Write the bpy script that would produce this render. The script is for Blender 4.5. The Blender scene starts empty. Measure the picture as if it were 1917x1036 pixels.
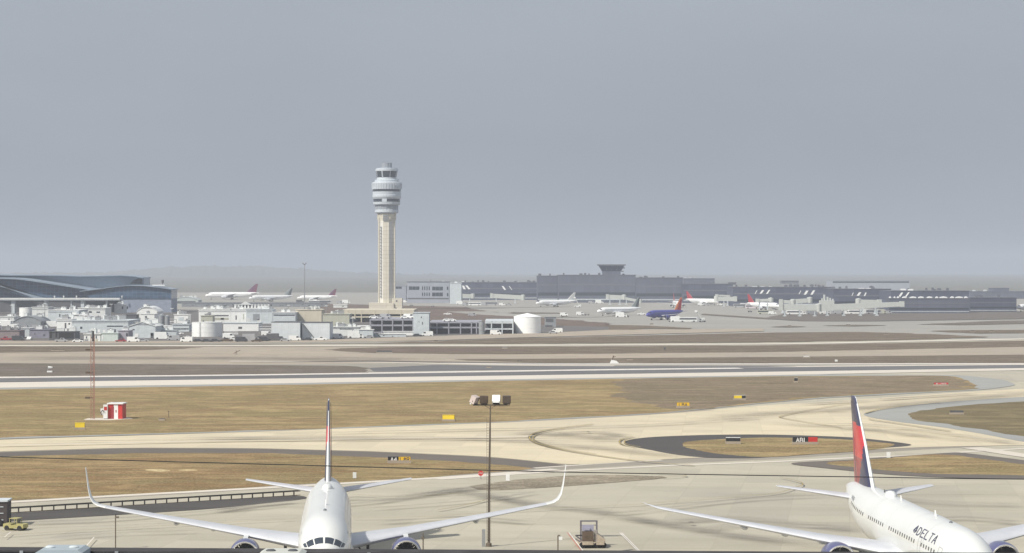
import bpy, bmesh, math, random
from mathutils import Vector, Matrix, noise
random.seed(7)
R_ = math.radians
scene = bpy.context.scene
COL = scene.collection

# ---------------------------------------------------------------- camera, sky, sun
FPX, HOR, CAMH, CX = 4500.0, 505.0, 30.5, 958.5      # focal length in photo pixels, horizon row, eye height
cd = bpy.data.cameras.new('camera'); cam = bpy.data.objects.new('camera', cd); COL.objects.link(cam)
cd.sensor_width = 36.0; cd.lens = FPX / 1917 * 36.0
cd.clip_start = 0.5; cd.clip_end = 20000
cam.location = (0, 0, CAMH); cam.rotation_euler = (R_(90) - math.atan((518 - HOR) / FPX), 0, 0)
scene.camera = cam

SUN = Vector((-0.68, -0.58, 0.88)).normalized()
world = bpy.data.worlds.new('World'); scene.world = world; world.use_nodes = True
nt = world.node_tree; nt.nodes.clear()
sky = nt.nodes.new('ShaderNodeTexSky'); sky.sky_type = 'NISHITA'; sky.sun_disc = False
sky.sun_elevation = math.asin(SUN.z); sky.sun_rotation = math.atan2(SUN.x, SUN.y)
sky.air_density = 1.0; sky.dust_density = 6.0; sky.ozone_density = 1.0
hs = nt.nodes.new('ShaderNodeHueSaturation'); hs.inputs['Saturation'].default_value = 0.30
mxs = nt.nodes.new('ShaderNodeMix'); mxs.data_type = 'RGBA'; mxs.inputs[0].default_value = 0.80
mxs.inputs[7].default_value = (3.45, 3.82, 4.42, 1)      # even cloud deck over most of the clear-sky light
bg = nt.nodes.new('ShaderNodeBackground'); bg.inputs['Strength'].default_value = 0.095
wo = nt.nodes.new('ShaderNodeOutputWorld')
tcw = nt.nodes.new('ShaderNodeTexCoord'); mpw = nt.nodes.new('ShaderNodeMapping'); mpw.inputs['Scale'].default_value = (1.5, 1.5, 5.0)
nzw = nt.nodes.new('ShaderNodeTexNoise'); nzw.inputs['Scale'].default_value = 2.6; nzw.inputs['Detail'].default_value = 5
rmw = nt.nodes.new('ShaderNodeMapRange'); rmw.inputs[1].default_value = .35; rmw.inputs[2].default_value = .65; rmw.inputs[3].default_value = .965; rmw.inputs[4].default_value = 1.045
mlw = nt.nodes.new('ShaderNodeVectorMath'); mlw.operation = 'SCALE'
nt.links.new(tcw.outputs['Generated'], mpw.inputs[0]); nt.links.new(mpw.outputs[0], nzw.inputs['Vector']); nt.links.new(nzw.outputs['Fac'], rmw.inputs[0])
nt.links.new(sky.outputs[0], hs.inputs['Color']); nt.links.new(hs.outputs[0], mxs.inputs[6])
nt.links.new(mxs.outputs[2], mlw.inputs[0]); nt.links.new(rmw.outputs[0], mlw.inputs['Scale']); nt.links.new(mlw.outputs[0], bg.inputs[0]); nt.links.new(bg.outputs[0], wo.inputs[0])
ld = bpy.data.lights.new('sun', 'SUN'); ld.energy = 3.9; ld.angle = R_(2.0); ld.color = (1.0, 0.93, 0.82)
so = bpy.data.objects.new('sun', ld); COL.objects.link(so)
so.rotation_euler = (-SUN).to_track_quat('-Z', 'Y').to_euler(); so.location = (-80, 60, 300)
scene.view_settings.view_transform = 'Standard'; scene.view_settings.look = 'None'
scene.view_settings.exposure = 0.31; scene.view_settings.gamma = 1.0
scene.cycles.max_bounces = 6; scene.cycles.volume_bounces = 1; scene.cycles.diffuse_bounces = 3
scene.cycles.use_denoising = True
HAZE_DENSITY = 0.000145

# ---------------------------------------------------------------- places: a ground point seen at a photo pixel, in metres
def dist(y): return FPX * CAMH / (y - HOR)
def gp(x, y):
    d = dist(y); return ((x - CX) * d / FPX, d)
def hz(y, d): return CAMH - (y - HOR) * d / FPX
def wx(x, d): return (x - CX) * d / FPX

# ---------------------------------------------------------------- tagging
def tag(o, label=None, cat=None, group=None, kind=None):
    if label: o['label'] = label
    if cat: o['category'] = cat
    if group: o['group'] = group
    if kind: o['kind'] = kind
    return o
def empty(name, loc, rz=0.0, label=None, cat=None, group=None):
    o = bpy.data.objects.new(name, None); COL.objects.link(o)
    o.location = loc; o.rotation_euler = (0, 0, rz); o.empty_display_size = 0.5
    return tag(o, label, cat, group)
def children(o): return [c for c in o.children]
def copy_tree(o, parent=None):
    c = o.copy(); COL.objects.link(c)
    if parent is not None:
        c.parent = parent; c.matrix_parent_inverse = o.matrix_parent_inverse.copy()
    for ch in list(o.children): copy_tree(ch, c)
    return c

# ---------------------------------------------------------------- mesh builder
class MB:
    def __init__(s): s.v = []; s.f = []; s.m = []
    def add(s, vs, fs, mi=0):
        b = len(s.v); s.v += [tuple(v) for v in vs]; s.f += [tuple(i + b for i in f) for f in fs]; s.m += [mi] * len(fs); return s
    def box(s, c, d, rz=0.0, mi=0, rx=0.0, ry=0.0):
        hx, hy, hz_ = d[0] / 2, d[1] / 2, d[2] / 2
        M = Matrix.Translation(c) @ Matrix.Rotation(rz, 4, 'Z') @ Matrix.Rotation(ry, 4, 'Y') @ Matrix.Rotation(rx, 4, 'X')
        vs = [M @ Vector((x, y, z)) for x in (-hx, hx) for y in (-hy, hy) for z in (-hz_, hz_)]
        return s.add(vs, [(0, 1, 3, 2), (4, 6, 7, 5), (0, 4, 5, 1), (2, 3, 7, 6), (0, 2, 6, 4), (1, 5, 7, 3)], mi)
    def bx(s, x0, x1, y0, y1, z0, z1, mi=0):
        return s.box(((x0 + x1) / 2, (y0 + y1) / 2, (z0 + z1) / 2), (x1 - x0, y1 - y0, z1 - z0), mi=mi)
    def lathe(s, prof, n=16, c=(0, 0, 0), mi=0, axis='z', ph=0.0, caps=True, sc=(1, 1)):
        vs = []; fs = []
        for (r, h) in prof:
            for k in range(n):
                a = 2 * math.pi * k / n + ph
                x, y = r * math.cos(a) * sc[0], r * math.sin(a) * sc[1]
                if axis == 'z': p = (c[0] + x, c[1] + y, c[2] + h)
                elif axis == 'y': p = (c[0] + x, c[1] + h, c[2] + y)
                else: p = (c[0] + h, c[1] + x, c[2] + y)
                vs.append(p)
        for i in range(len(prof) - 1):
            for k in range(n):
                a, b = i * n + k, i * n + (k + 1) % n
                fs.append((a, b, b + n, a + n))
        if caps:
            if prof[0][0] > 1e-4: fs.append(tuple(range(n)))
            if prof[-1][0] > 1e-4: fs.append(tuple(range((len(prof) - 1) * n, len(prof) * n)))
        return s.add(vs, fs, mi)
    def bar(s, p, q, w, h=None, mi=0):
        p, q = Vector(p), Vector(q); h = h or w; d = q - p; L = d.length
        if L < 1e-6: return s
        z = d / L; up = Vector((0, 0, 1)) if abs(z.z) < 0.95 else Vector((0, 1, 0))
        x = z.cross(up).normalized(); y = z.cross(x)
        vs = [o + x * a * w / 2 + y * b * h / 2 for o in (p, q) for (a, b) in ((-1, -1), (1, -1), (1, 1), (-1, 1))]
        return s.add(vs, [(0, 1, 2, 3), (7, 6, 5, 4), (0, 4, 5, 1), (1, 5, 6, 2), (2, 6, 7, 3), (3, 7, 4, 0)], mi)
    def tube(s, pts, r, n=8, mi=0):
        pts = [Vector(p) for p in pts]; vs = []; fs = []
        rr = r if isinstance(r, (list, tuple)) else [r] * len(pts)
        for i, p in enumerate(pts):
            t = (pts[min(i + 1, len(pts) - 1)] - pts[max(i - 1, 0)]).normalized()
            up = Vector((0, 0, 1)) if abs(t.z) < 0.9 else Vector((0, 1, 0))
            x = t.cross(up).normalized(); y = t.cross(x)
            for k in range(n):
                a = 2 * math.pi * k / n; vs.append(p + (x * math.cos(a) + y * math.sin(a)) * rr[i])
        for i in range(len(pts) - 1):
            for k in range(n):
                a, b = i * n + k, i * n + (k + 1) % n; fs.append((a, b, b + n, a + n))
        fs.append(tuple(range(n))); fs.append(tuple(range((len(pts) - 1) * n, len(pts) * n)))
        return s.add(vs, fs, mi)
    def prism(s, prof, x0, x1, mi=0, axis='x'):
        """prof = (a, z) outline; axis x: a is y, swept in x. axis y: a is x, swept in y."""
        n = len(prof)
        if axis == 'x': vs = [(x0, a, z) for a, z in prof] + [(x1, a, z) for a, z in prof]
        elif axis == 'y': vs = [(a, x0, z) for a, z in prof] + [(a, x1, z) for a, z in prof]
        else: vs = [(a, z, x0) for a, z in prof] + [(a, z, x1) for a, z in prof]
        fs = [tuple(range(n)), tuple(range(n, 2 * n))] + [(i, (i + 1) % n, n + (i + 1) % n, n + i) for i in range(n)]
        return s.add(vs, fs, mi)
    def rings(s, rings, mi=0, close=True, caps=True):
        n = len(rings[0]); vs = [p for r in rings for p in r]; fs = []
        for i in range(len(rings) - 1):
            for k in range(n if close else n - 1):
                a, b = i * n + k, i * n + (k + 1) % n; fs.append((a, b, b + n, a + n))
        if caps and close: fs.append(tuple(range(n))); fs.append(tuple(range((len(rings) - 1) * n, len(rings) * n)))
        return s.add(vs, fs, mi)
    def build(s, name, mats, parent=None, smooth=False, loc=None, rz=0.0, sharp=35, recalc=True):
        me = bpy.data.meshes.new(name); me.from_pydata(s.v, [], s.f)
        mats = mats if isinstance(mats, (list, tuple)) else [mats]
        for m in mats: me.materials.append(m)
        me.polygons.foreach_set('material_index', s.m)
        if recalc:
            bm = bmesh.new(); bm.from_mesh(me); bmesh.ops.recalc_face_normals(bm, faces=bm.faces); bm.to_mesh(me); bm.free()
        if smooth:
            me.polygons.foreach_set('use_smooth', [True] * len(me.polygons))
            try: me.set_sharp_from_angle(angle=R_(sharp))
            except Exception: pass
        me.update()
        o = bpy.data.objects.new(name, me); COL.objects.link(o)
        if parent is not None: o.parent = parent
        if loc is not None: o.location = loc
        if rz: o.rotation_euler = (0, 0, rz)
        return o

# ---------------------------------------------------------------- materials
def principled(name):
    m = bpy.data.materials.new(name); m.use_nodes = True
    t = m.node_tree; b = t.nodes['Principled BSDF']; return m, t, b
def setc(sock, c): sock.default_value = (c[0], c[1], c[2], 1)
def noise_node(t, scale, detail=4, rough=0.55, vec=None, dist_=0.0):
    n = t.nodes.new('ShaderNodeTexNoise'); n.inputs['Scale'].default_value = scale
    n.inputs['Detail'].default_value = detail; n.inputs['Roughness'].default_value = rough; n.inputs['Distortion'].default_value = dist_
    if vec is not None: t.links.new(vec, n.inputs['Vector'])
    return n.outputs['Fac']
def ramp(t, fac, stops):
    r = t.nodes.new('ShaderNodeValToRGB'); t.links.new(fac, r.inputs[0]); e = r.color_ramp.elements
    while len(e) > len(stops): e.remove(e[-1])
    while len(e) < len(stops): e.new(1.0)
    for i, (p, c) in enumerate(stops):
        e[i].position = p; e[i].color = (c[0], c[1], c[2], 1) if not isinstance(c, float) else (c, c, c, 1)
    return r.outputs[0]
def mix(t, fac, a, b, mode='MIX'):
    n = t.nodes.new('ShaderNodeMix'); n.data_type = 'RGBA'; n.blend_type = mode
    for s, v in ((n.inputs[0], fac), (n.inputs[6], a), (n.inputs[7], b)):
        if isinstance(v, (int, float)): s.default_value = v
        elif isinstance(v, (tuple, list)): s.default_value = (v[0], v[1], v[2], 1)
        else: t.links.new(v, s)
    return n.outputs[2]
def world_pos(t, scale=(1, 1, 1)):
    g = t.nodes.new('ShaderNodeNewGeometry')
    mp = t.nodes.new('ShaderNodeMapping'); mp.inputs['Scale'].default_value = scale
    t.links.new(g.outputs['Position'], mp.inputs['Vector']); return mp.outputs[0]
def obj_pos(t, scale=(1, 1, 1), rot=(0, 0, 0)):
    g = t.nodes.new('ShaderNodeTexCoord')
    mp = t.nodes.new('ShaderNodeMapping'); mp.inputs['Scale'].default_value = scale; mp.inputs['Rotation'].default_value = rot
    t.links.new(g.outputs['Object'], mp.inputs['Vector']); return mp.outputs[0]
def M(name, c, rough=0.6, metal=0.0, var=0.08, scale=0.6, coat=0.0, streak=0.0, spec=0.5):
    m, t, b = principled(name); p = obj_pos(t)
    f = noise_node(t, scale, 5, 0.6, p)
    col = ramp(t, f, [(0.25, tuple(x * (1 - var) for x in c)), (0.75, tuple(min(1, x * (1 + var)) for x in c))])
    if streak:
        f2 = noise_node(t, 1.0, 4, 0.6, obj_pos(t, (1.6, 1.6, 0.12)))
        col = mix(t, ramp(t, f2, [(0.5, 0.0), (0.8, float(streak))]), col, tuple(x * 0.55 for x in c))
    t.links.new(col, b.inputs['Base Color'])
    f3 = noise_node(t, scale * 3, 3, 0.5, p)
    rr = t.nodes.new('ShaderNodeMapRange'); t.links.new(f3, rr.inputs[0])
    rr.inputs[3].default_value = max(0.02, rough - 0.08); rr.inputs[4].default_value = min(1, rough + 0.08)
    t.links.new(rr.outputs[0], b.inputs['Roughness'])
    b.inputs['Metallic'].default_value = metal; b.inputs['Coat Weight'].default_value = coat
    b.inputs['Specular IOR Level'].default_value = spec
    return m
def panels(name, c, c2, w, h, gap, rough=0.6, bias=0.0, axis='xz', metal=0.0, var=0.15):
    """wall of panels / window bays: brick texture across the facade, object space"""
    m, t, b = principled(name)
    rot = (R_(90), 0, 0) if axis == 'xz' else (0, 0, 0)
    p = obj_pos(t, (1, 1, 1), rot)
    br = t.nodes.new('ShaderNodeTexBrick'); t.links.new(p, br.inputs['Vector'])
    br.offset = 0.0; br.inputs['Scale'].default_value = 1.0; br.inputs['Brick Width'].default_value = w
    br.inputs['Row Height'].default_value = h; br.inputs['Mortar Size'].default_value = gap; br.inputs['Bias'].default_value = bias
    br.inputs['Mortar Smooth'].default_value = 0.2
    setc(br.inputs['Color1'], c); setc(br.inputs['Color2'], tuple(x * (1 - var) for x in c)); setc(br.inputs['Mortar'], c2)
    f = noise_node(t, 0.12, 4, 0.6, p)
    t.links.new(mix(t, ramp(t, f, [(0.3, 0.0), (0.8, 0.35)]), br.outputs[0], tuple(x * 0.6 for x in c)), b.inputs['Base Color'])
    b.inputs['Roughness'].default_value = rough; b.inputs['Metallic'].default_value = metal
    return m
def concrete(name, c, tint, slab=7.5, joint=0.84, rubber=0.0, blot=0.25, rz=0.0):
    m, t, b = principled(name)
    g = t.nodes.new('ShaderNodeNewGeometry')
    def mp(sc, r=rz):
        q = t.nodes.new('ShaderNodeMapping'); q.inputs['Scale'].default_value = sc; q.inputs['Rotation'].default_value = (0, 0, r)
        t.links.new(g.outputs['Position'], q.inputs['Vector']); return q.outputs[0]
    p = mp((1, 1, 1))
    big = noise_node(t, 0.018, 5, 0.6, p, 0.6)
    mid = noise_node(t, 0.16, 6, 0.65, p, 0.3)
    fine = noise_node(t, 2.2, 4, 0.7, p)
    col = ramp(t, big, [(0.30, tint), (0.62, c)])
    col = mix(t, ramp(t, mid, [(0.35, 0.0), (0.85, blot * 1.6)]), col, tuple(x * 0.72 for x in c))
    col = mix(t, 0.16, col, ramp(t, fine, [(0.3, tuple(x * 0.75 for x in c)), (0.7, tuple(min(1, x * 1.2) for x in c))]))
    if slab:
        br = t.nodes.new('ShaderNodeTexBrick'); t.links.new(p, br.inputs['Vector']); br.offset = 0.0
        br.inputs['Scale'].default_value = 1.0; br.inputs['Brick Width'].default_value = slab; br.inputs['Row Height'].default_value = slab
        br.inputs['Mortar Size'].default_value = 0.06; br.inputs['Mortar Smooth'].default_value = 0.4
        setc(br.inputs['Color1'], (1, 1, 1)); setc(br.inputs['Color2'], (0.88, 0.885, 0.90)); setc(br.inputs['Mortar'], (joint, joint, joint))
        col = mix(t, 1.0, col, br.outputs[0], 'MULTIPLY')
    wear = noise_node(t, 1.0, 6, 0.7, mp((0.012, 0.09, 1), rz + 0.25), 0.8)
    col = mix(t, ramp(t, wear, [(0.52, 0.0), (0.62, blot)]), col, tuple(x * 0.62 for x in c))
    if rubber:                      # streaks of tyre rubber along the pavement
        st = noise_node(t, 1.0, 5, 0.6, mp((0.006, 0.22, 1)))
        col = mix(t, ramp(t, st, [(0.42, 0.0), (0.75, float(rubber))]), col, (0.07, 0.068, 0.066))
    t.links.new(col, b.inputs['Base Color']); b.inputs['Roughness'].default_value = 0.9; b.inputs['Specular IOR Level'].default_value = 0.25
    return m
def grass(name, dry, green, soil, g_amt=0.5, s_amt=0.3, seed=0.0):
    m, t, b = principled(name)
    g = t.nodes.new('ShaderNodeNewGeometry'); q = t.nodes.new('ShaderNodeMapping'); q.inputs['Location'].default_value = (seed * 37.0, seed * 91.0, seed * 13.0)
    t.links.new(g.outputs['Position'], q.inputs['Vector']); p = q.outputs[0]
    big = noise_node(t, 0.017, 6, 0.66, p, 1.0); mid = noise_node(t, 0.075, 6, 0.68, p, 0.5)
    sm = noise_node(t, 0.42, 6, 0.75, p); fine = noise_node(t, 2.6, 4, 0.8, p)
    q2 = t.nodes.new('ShaderNodeMapping'); q2.inputs['Scale'].default_value = (0.035, 0.22, 1); q2.inputs['Location'].default_value = (seed * 11.0, seed * 7.0, 0)
    t.links.new(g.outputs['Position'], q2.inputs['Vector'])
    mow = noise_node(t, 1.0, 4, 0.6, q2.outputs[0])
    q3 = t.nodes.new('ShaderNodeMapping'); q3.inputs['Scale'].default_value = (0.09, 0.9, 1); q3.inputs['Location'].default_value = (seed * 5.0, seed * 17.0, 0)
    t.links.new(g.outputs['Position'], q3.inputs['Vector'])
    rut = noise_node(t, 1.0, 5, 0.7, q3.outputs[0])
    q4 = t.nodes.new('ShaderNodeMapping'); q4.inputs['Scale'].default_value = (0.03, 0.10, 1); q4.inputs['Location'].default_value = (seed * 3.0, seed * 29.0, 0)
    t.links.new(g.outputs['Position'], q4.inputs['Vector'])
    pat = noise_node(t, 1.0, 8, 0.68, q4.outputs[0], 0.4)
    col = mix(t, ramp(t, big, [(0.46, 0.0), (0.54, g_amt)]), dry, green)
    col = mix(t, ramp(t, pat, [(0.49, 0.0), (0.54, s_amt)]), col, soil)
    col = mix(t, ramp(t, mid, [(0.50, 0.0), (0.56, 0.55)]), col, tuple(min(1, x * 1.32) for x in dry))
    col = mix(t, ramp(t, mow, [(0.51, 0.0), (0.56, 0.70)]), col, mix(t, 0.5, green, tuple(x * 0.45 for x in dry)))
    col = mix(t, ramp(t, rut, [(0.52, 0.0), (0.57, 0.75)]), col, tuple(x * 0.40 for x in dry))
    col = mix(t, ramp(t, sm, [(0.50, 0.0), (0.56, 0.40)]), col, tuple(x * 0.50 for x in dry))
    col = mix(t, ramp(t, fine, [(0.50, 0.0), (0.58, 0.45)]), col, tuple(min(1, x * 1.6) for x in dry))
    t.links.new(col, b.inputs['Base Color']); b.inputs['Roughness'].default_value = 1.0; b.inputs['Specular IOR Level'].default_value = 0.1
    bm_ = t.nodes.new('ShaderNodeBump'); bm_.inputs['Strength'].default_value = 0.6; bm_.inputs['Distance'].default_value = 0.25
    t.links.new(sm, bm_.inputs['Height']); t.links.new(bm_.outputs[0], b.inputs['Normal'])
    return m
def stain(name, c, strength, seed=0.0):
    m, t, b = principled(name)
    uv = t.nodes.new('ShaderNodeUVMap'); sx = t.nodes.new('ShaderNodeSeparateXYZ'); t.links.new(uv.outputs[0], sx.inputs[0])
    a = t.nodes.new('ShaderNodeMath'); a.operation = 'PINGPONG'; a.inputs[1].default_value = 0.5; t.links.new(sx.outputs[1], a.inputs[0])
    e = t.nodes.new('ShaderNodeMath'); e.operation = 'PINGPONG'; e.inputs[1].default_value = 0.5; t.links.new(sx.outputs[0], e.inputs[0])
    er = t.nodes.new('ShaderNodeMapRange'); t.links.new(e.outputs[0], er.inputs[0]); er.inputs[2].default_value = 0.12
    ar = t.nodes.new('ShaderNodeMapRange'); t.links.new(a.outputs[0], ar.inputs[0]); ar.inputs[2].default_value = 0.45
    n = noise_node(t, 0.12, 5, 0.7, world_pos(t, (0.4, 1, 1)))
    nr = t.nodes.new('ShaderNodeMapRange'); t.links.new(n, nr.inputs[0]); nr.inputs[1].default_value = 0.3; nr.inputs[2].default_value = 0.7
    m1 = t.nodes.new('ShaderNodeMath'); m1.operation = 'MULTIPLY'; t.links.new(ar.outputs[0], m1.inputs[0]); t.links.new(er.outputs[0], m1.inputs[1])
    m2 = t.nodes.new('ShaderNodeMath'); m2.operation = 'MULTIPLY'; t.links.new(m1.outputs[0], m2.inputs[0]); t.links.new(nr.outputs[0], m2.inputs[1])
    m3 = t.nodes.new('ShaderNodeMath'); m3.operation = 'MULTIPLY'; t.links.new(m2.outputs[0], m3.inputs[0]); m3.inputs[1].default_value = strength
    t.links.new(m3.outputs[0], b.inputs['Alpha']); setc(b.inputs['Base Color'], c); b.inputs['Roughness'].default_value = 0.9
    return m

white = M('white_paint', (0.78, 0.80, 0.80), 0.5, streak=0.2)
offwhite = M('offwhite_wall', (0.66, 0.69, 0.69), 0.7, streak=0.35, var=0.12)
palegrey = M('pale_grey_wall', (0.53, 0.585, 0.62), 0.7, streak=0.4, var=0.15)
midgrey = M('mid_grey_metal', (0.26, 0.28, 0.30), 0.6, streak=0.4, var=0.18)
darkgrey = M('dark_grey', (0.09, 0.095, 0.105), 0.6, var=0.2)
black = M('black_rubber', (0.018, 0.018, 0.02), 0.8, var=0.3)
cream = M('cream_concrete', (0.56, 0.52, 0.42), 0.8, streak=0.3, var=0.1, scale=0.15)
creamgreen = M('cream_green_wall', (0.44, 0.45, 0.38), 0.8, streak=0.3)
glass = M('dark_glass', (0.035, 0.045, 0.06), 0.12, var=0.3, spec=0.8)
blueglass = panels('terminal_glass', (0.06, 0.11, 0.19), (0.13, 0.19, 0.28), 3.0, 2.4, 0.12, rough=0.2, var=0.35)
slate = panels('concourse_facade', (0.085, 0.10, 0.155), (0.055, 0.063, 0.095), 6.0, 4.2, 0.22, rough=0.6, var=0.3)
slate2 = panels('concourse_block_facade', (0.115, 0.13, 0.18), (0.085, 0.097, 0.135), 4.0, 9.0, 0.12, rough=0.6, var=0.18)
slate_roof = M('dark_roof', (0.13, 0.14, 0.17), 0.8, var=0.2)
office_wall = panels('office_wall', (0.34, 0.37, 0.43), (0.25, 0.27, 0.32), 5.0, 4.0, 0.06, var=0.05)
skylight = M('white_skylight', (0.85, 0.87, 0.88), 0.2, var=0.03, spec=0.8)
red = M('red_paint', (0.52, 0.035, 0.03), 0.5, var=0.15)
yellow = M('yellow_paint', (0.80, 0.60, 0.03), 0.5, var=0.1)
signyellow = M('sign_yellow', (0.75, 0.47, 0.02), 0.5, var=0.1)
tugyellow = M('tug_yellow', (0.38, 0.35, 0.15), 0.5, var=0.2)
brownrust = M('rusty_steel', (0.10, 0.072, 0.05), 0.75, var=0.4, scale=3)
polemat = M('weathered_pole', (0.13, 0.105, 0.08), 0.8, var=0.3, scale=2)
galv = M('galvanised_steel', (0.38, 0.39, 0.40), 0.45, 0.6, var=0.15)
mast_red = M('faded_red_mast', (0.33, 0.16, 0.12), 0.7, var=0.2)
planewhite = M('aircraft_white', (0.70, 0.72, 0.71), 0.32, coat=0.35, var=0.04, scale=0.35)
planewing = M('wing_grey', (0.52, 0.54, 0.58), 0.35, coat=0.1, var=0.10, scale=0.5)
navy = M('navy_paint', (0.022, 0.026, 0.085), 0.35, coat=0.3, var=0.1)
nacelle = M('nacelle_blue_grey', (0.085, 0.09, 0.20), 0.3, coat=0.4, var=0.1)
finred = M('fin_red', (0.58, 0.02, 0.035), 0.35, coat=0.3, var=0.12)
finred2 = M('fin_dark_red', (0.30, 0.018, 0.03), 0.35, coat=0.3, var=0.12)
chrome = M('polished_lip', (0.80, 0.80, 0.82), 0.22, 0.85, var=0.05)
blueplane = M('blue_aircraft_paint', (0.055, 0.055, 0.30), 0.35, coat=0.3, var=0.05)
orangefin = M('orange_red_fin', (0.92, 0.26, 0.07), 0.4, coat=0.2, var=0.1)
lettermat = M('dark_lettering', (0.055, 0.06, 0.10), 0.5, var=0.05)
greymark = M('grey_lettering', (0.16, 0.18, 0.20), 0.5, var=0.05)
whitemark = M('white_lettering', (0.85, 0.85, 0.85), 0.5, var=0.03)
redmark = M('red_lettering', (0.55, 0.03, 0.03), 0.5, var=0.03)
# ---------------------------------------------------------------- ground: sheets a few mm apart
LAYER = [0]
def round_poly(pts, r):
    out = []; n = len(pts)
    for i in range(n):
        p, a, b = Vector(pts[i]), Vector(pts[i - 1]), Vector(pts[(i + 1) % n])
        la, lb = (a - p).length, (b - p).length
        ra, rb = min(r, la * 0.45), min(r, lb * 0.45)
        pa, pb = p + (a - p).normalized() * ra, p + (b - p).normalized() * rb
        for k in range(6):
            t = k / 5; out.append((1 - t) ** 2 * pa + 2 * t * (1 - t) * p + t * t * pb)
    return out
def sheet(name, px, m, r=6.0, jitter=0.0, world_pts=None, step=5.0):
    LAYER[0] += 1; z = 0.004 * LAYER[0]
    pts = world_pts or [gp(x, y) for x, y in px]
    pts = round_poly(pts, r) if r else [Vector(p) for p in pts]
    if jitter:
        q = []
        for i in range(len(pts)):
            a, b = pts[i], pts[(i + 1) % len(pts)]; n = max(1, min(160, int((b - a).length / step)))
            nn = (b - a).normalized(); nn = Vector((-nn.y, nn.x))
            for k in range(n):
                c = a.lerp(b, k / n); w = noise.noise(Vector((c.x * 0.11, c.y * 0.11, z * 50))) * jitter + noise.noise(Vector((c.x * 0.7, c.y * 0.7, z))) * jitter * 0.5
                q.append(c + nn * w)
        pts = q
    bm = bmesh.new(); vs = [bm.verts.new((p.x, p.y, z)) for p in pts]
    f = bm.faces.new(vs); f.normal_update()
    if f.normal.z < 0: f.normal_flip()
    bmesh.ops.triangulate(bm, faces=[f], ngon_method='EAR_CLIP')
    me = bpy.data.meshes.new(name); bm.to_mesh(me); bm.free(); me.materials.append(m)
    o = bpy.data.objects.new(name, me); COL.objects.link(o); o['kind'] = 'structure'; return o
def smooth_line(pts, n=10):
    P = [Vector(p) for p in pts]; out = []
    for i in range(len(P) - 1):
        p0, p1, p2, p3 = P[max(i - 1, 0)], P[i], P[i + 1], P[min(i + 2, len(P) - 1)]
        for k in range(n):
            t = k / n
            out.append(0.5 * ((2 * p1) + (p2 - p0) * t + (2 * p0 - 5 * p1 + 4 * p2 - p3) * t * t + (3 * p1 - p0 - 3 * p2 + p3) * t ** 3))
    out.append(P[-1]); return out
def ribbon_mesh(me_v, me_f, uvs, line, w, z, off=0.0):
    n = len(line); tot = sum((line[i + 1] - line[i]).length for i in range(n - 1)); acc = 0
    b = len(me_v)
    for i, p in enumerate(line):
        t = (line[min(i + 1, n - 1)] - line[max(i - 1, 0)]); t = t.normalized(); nn = Vector((-t.y, t.x))
        if i: acc += (line[i] - line[i - 1]).length
        ww = w if not callable(w) else w(acc / tot)
        me_v.append((p.x + nn.x * (off - ww / 2), p.y + nn.y * (off - ww / 2), z)); me_v.append((p.x + nn.x * (off + ww / 2), p.y + nn.y * (off + ww / 2), z))
        uvs.append((acc / tot, 0)); uvs.append((acc / tot, 1))
    for i in range(n - 1): me_f.append((b + 2 * i, b + 2 * i + 2, b + 2 * i + 3, b + 2 * i + 1))
def ribbon(name, px, m, w, offs=(0.0,), curved=True):
    LAYER[0] += 1; z = 0.004 * LAYER[0]
    line = [Vector(gp(x, y)) for x, y in px]
    line = smooth_line(line) if curved else smooth_line(line, 3) if len(line) > 2 else [line[0].lerp(line[-1], k / 12) for k in range(13)]
    v, f, uv = [], [], []
    for o_ in offs: ribbon_mesh(v, f, uv, line, w, z, o_)
    me = bpy.data.meshes.new(name); me.from_pydata(v, [], f)
    ul = me.uv_layers.new(name='UVMap')
    for l in me.loops: ul.data[l.index].uv = uv[l.vertex_index]
    me.materials.append(m); me.update()
    bm = bmesh.new(); bm.from_mesh(me)
    for fc in bm.faces:
        fc.normal_update()
        if fc.normal.z < 0: fc.normal_flip()
    bm.to_mesh(me); bm.free()
    o = bpy.data.objects.new(name, me); COL.objects.link(o); o['kind'] = 'structure'; return o

g_base = grass('ground_far_grass', (0.19, 0.19, 0.165), (0.13, 0.14, 0.12), (0.22, 0.17, 0.13), 0.6, 0.3)
g_near = grass('dry_grass_near', (0.29, 0.21, 0.11), (0.215, 0.19, 0.09), (0.185, 0.115, 0.057), 0.7, 0.85, 1.0)
g_mid = grass('dry_grass_middle', (0.315, 0.24, 0.125), (0.20, 0.178, 0.08), (0.205, 0.132, 0.075), 0.78, 0.85, 2.0)
g_midr = grass('dry_grass_right', (0.225, 0.18, 0.122), (0.165, 0.15, 0.08), (0.19, 0.13, 0.10), 0.6, 0.6, 3.0)
g_farl = grass('far_field_grass', (0.170, 0.140, 0.106), (0.132, 0.119, 0.085), (0.170, 0.115, 0.093), 0.5, 0.4, 4.0)
g_dark = grass('dark_field_grass', (0.162, 0.138, 0.120), (0.144, 0.138, 0.096), (0.144, 0.108, 0.102), 0.5, 0.3, 5.0)
g_green = grass('green_field_grass', (0.215, 0.175, 0.10), (0.125, 0.11, 0.06), (0.16, 0.12, 0.075), 0.8, 0.5, 6.5)
dirt = grass('bare_dirt', (0.34, 0.30, 0.23), (0.19, 0.16, 0.12), (0.13, 0.11, 0.085), 0.6, 0.8, 7.0)
redsoil = grass('red_soil', (0.165, 0.13, 0.11), (0.13, 0.115, 0.095), (0.17, 0.105, 0.085), 0.6, 0.6, 8.0)
c_apron = concrete('apron_concrete', (0.475, 0.445, 0.355), (0.39, 0.37, 0.315), rz=R_(8), blot=0.38)
c_taxi = concrete('taxiway_concrete', (0.63, 0.56, 0.405), (0.57, 0.51, 0.39), rz=R_(5), blot=0.24)
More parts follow.
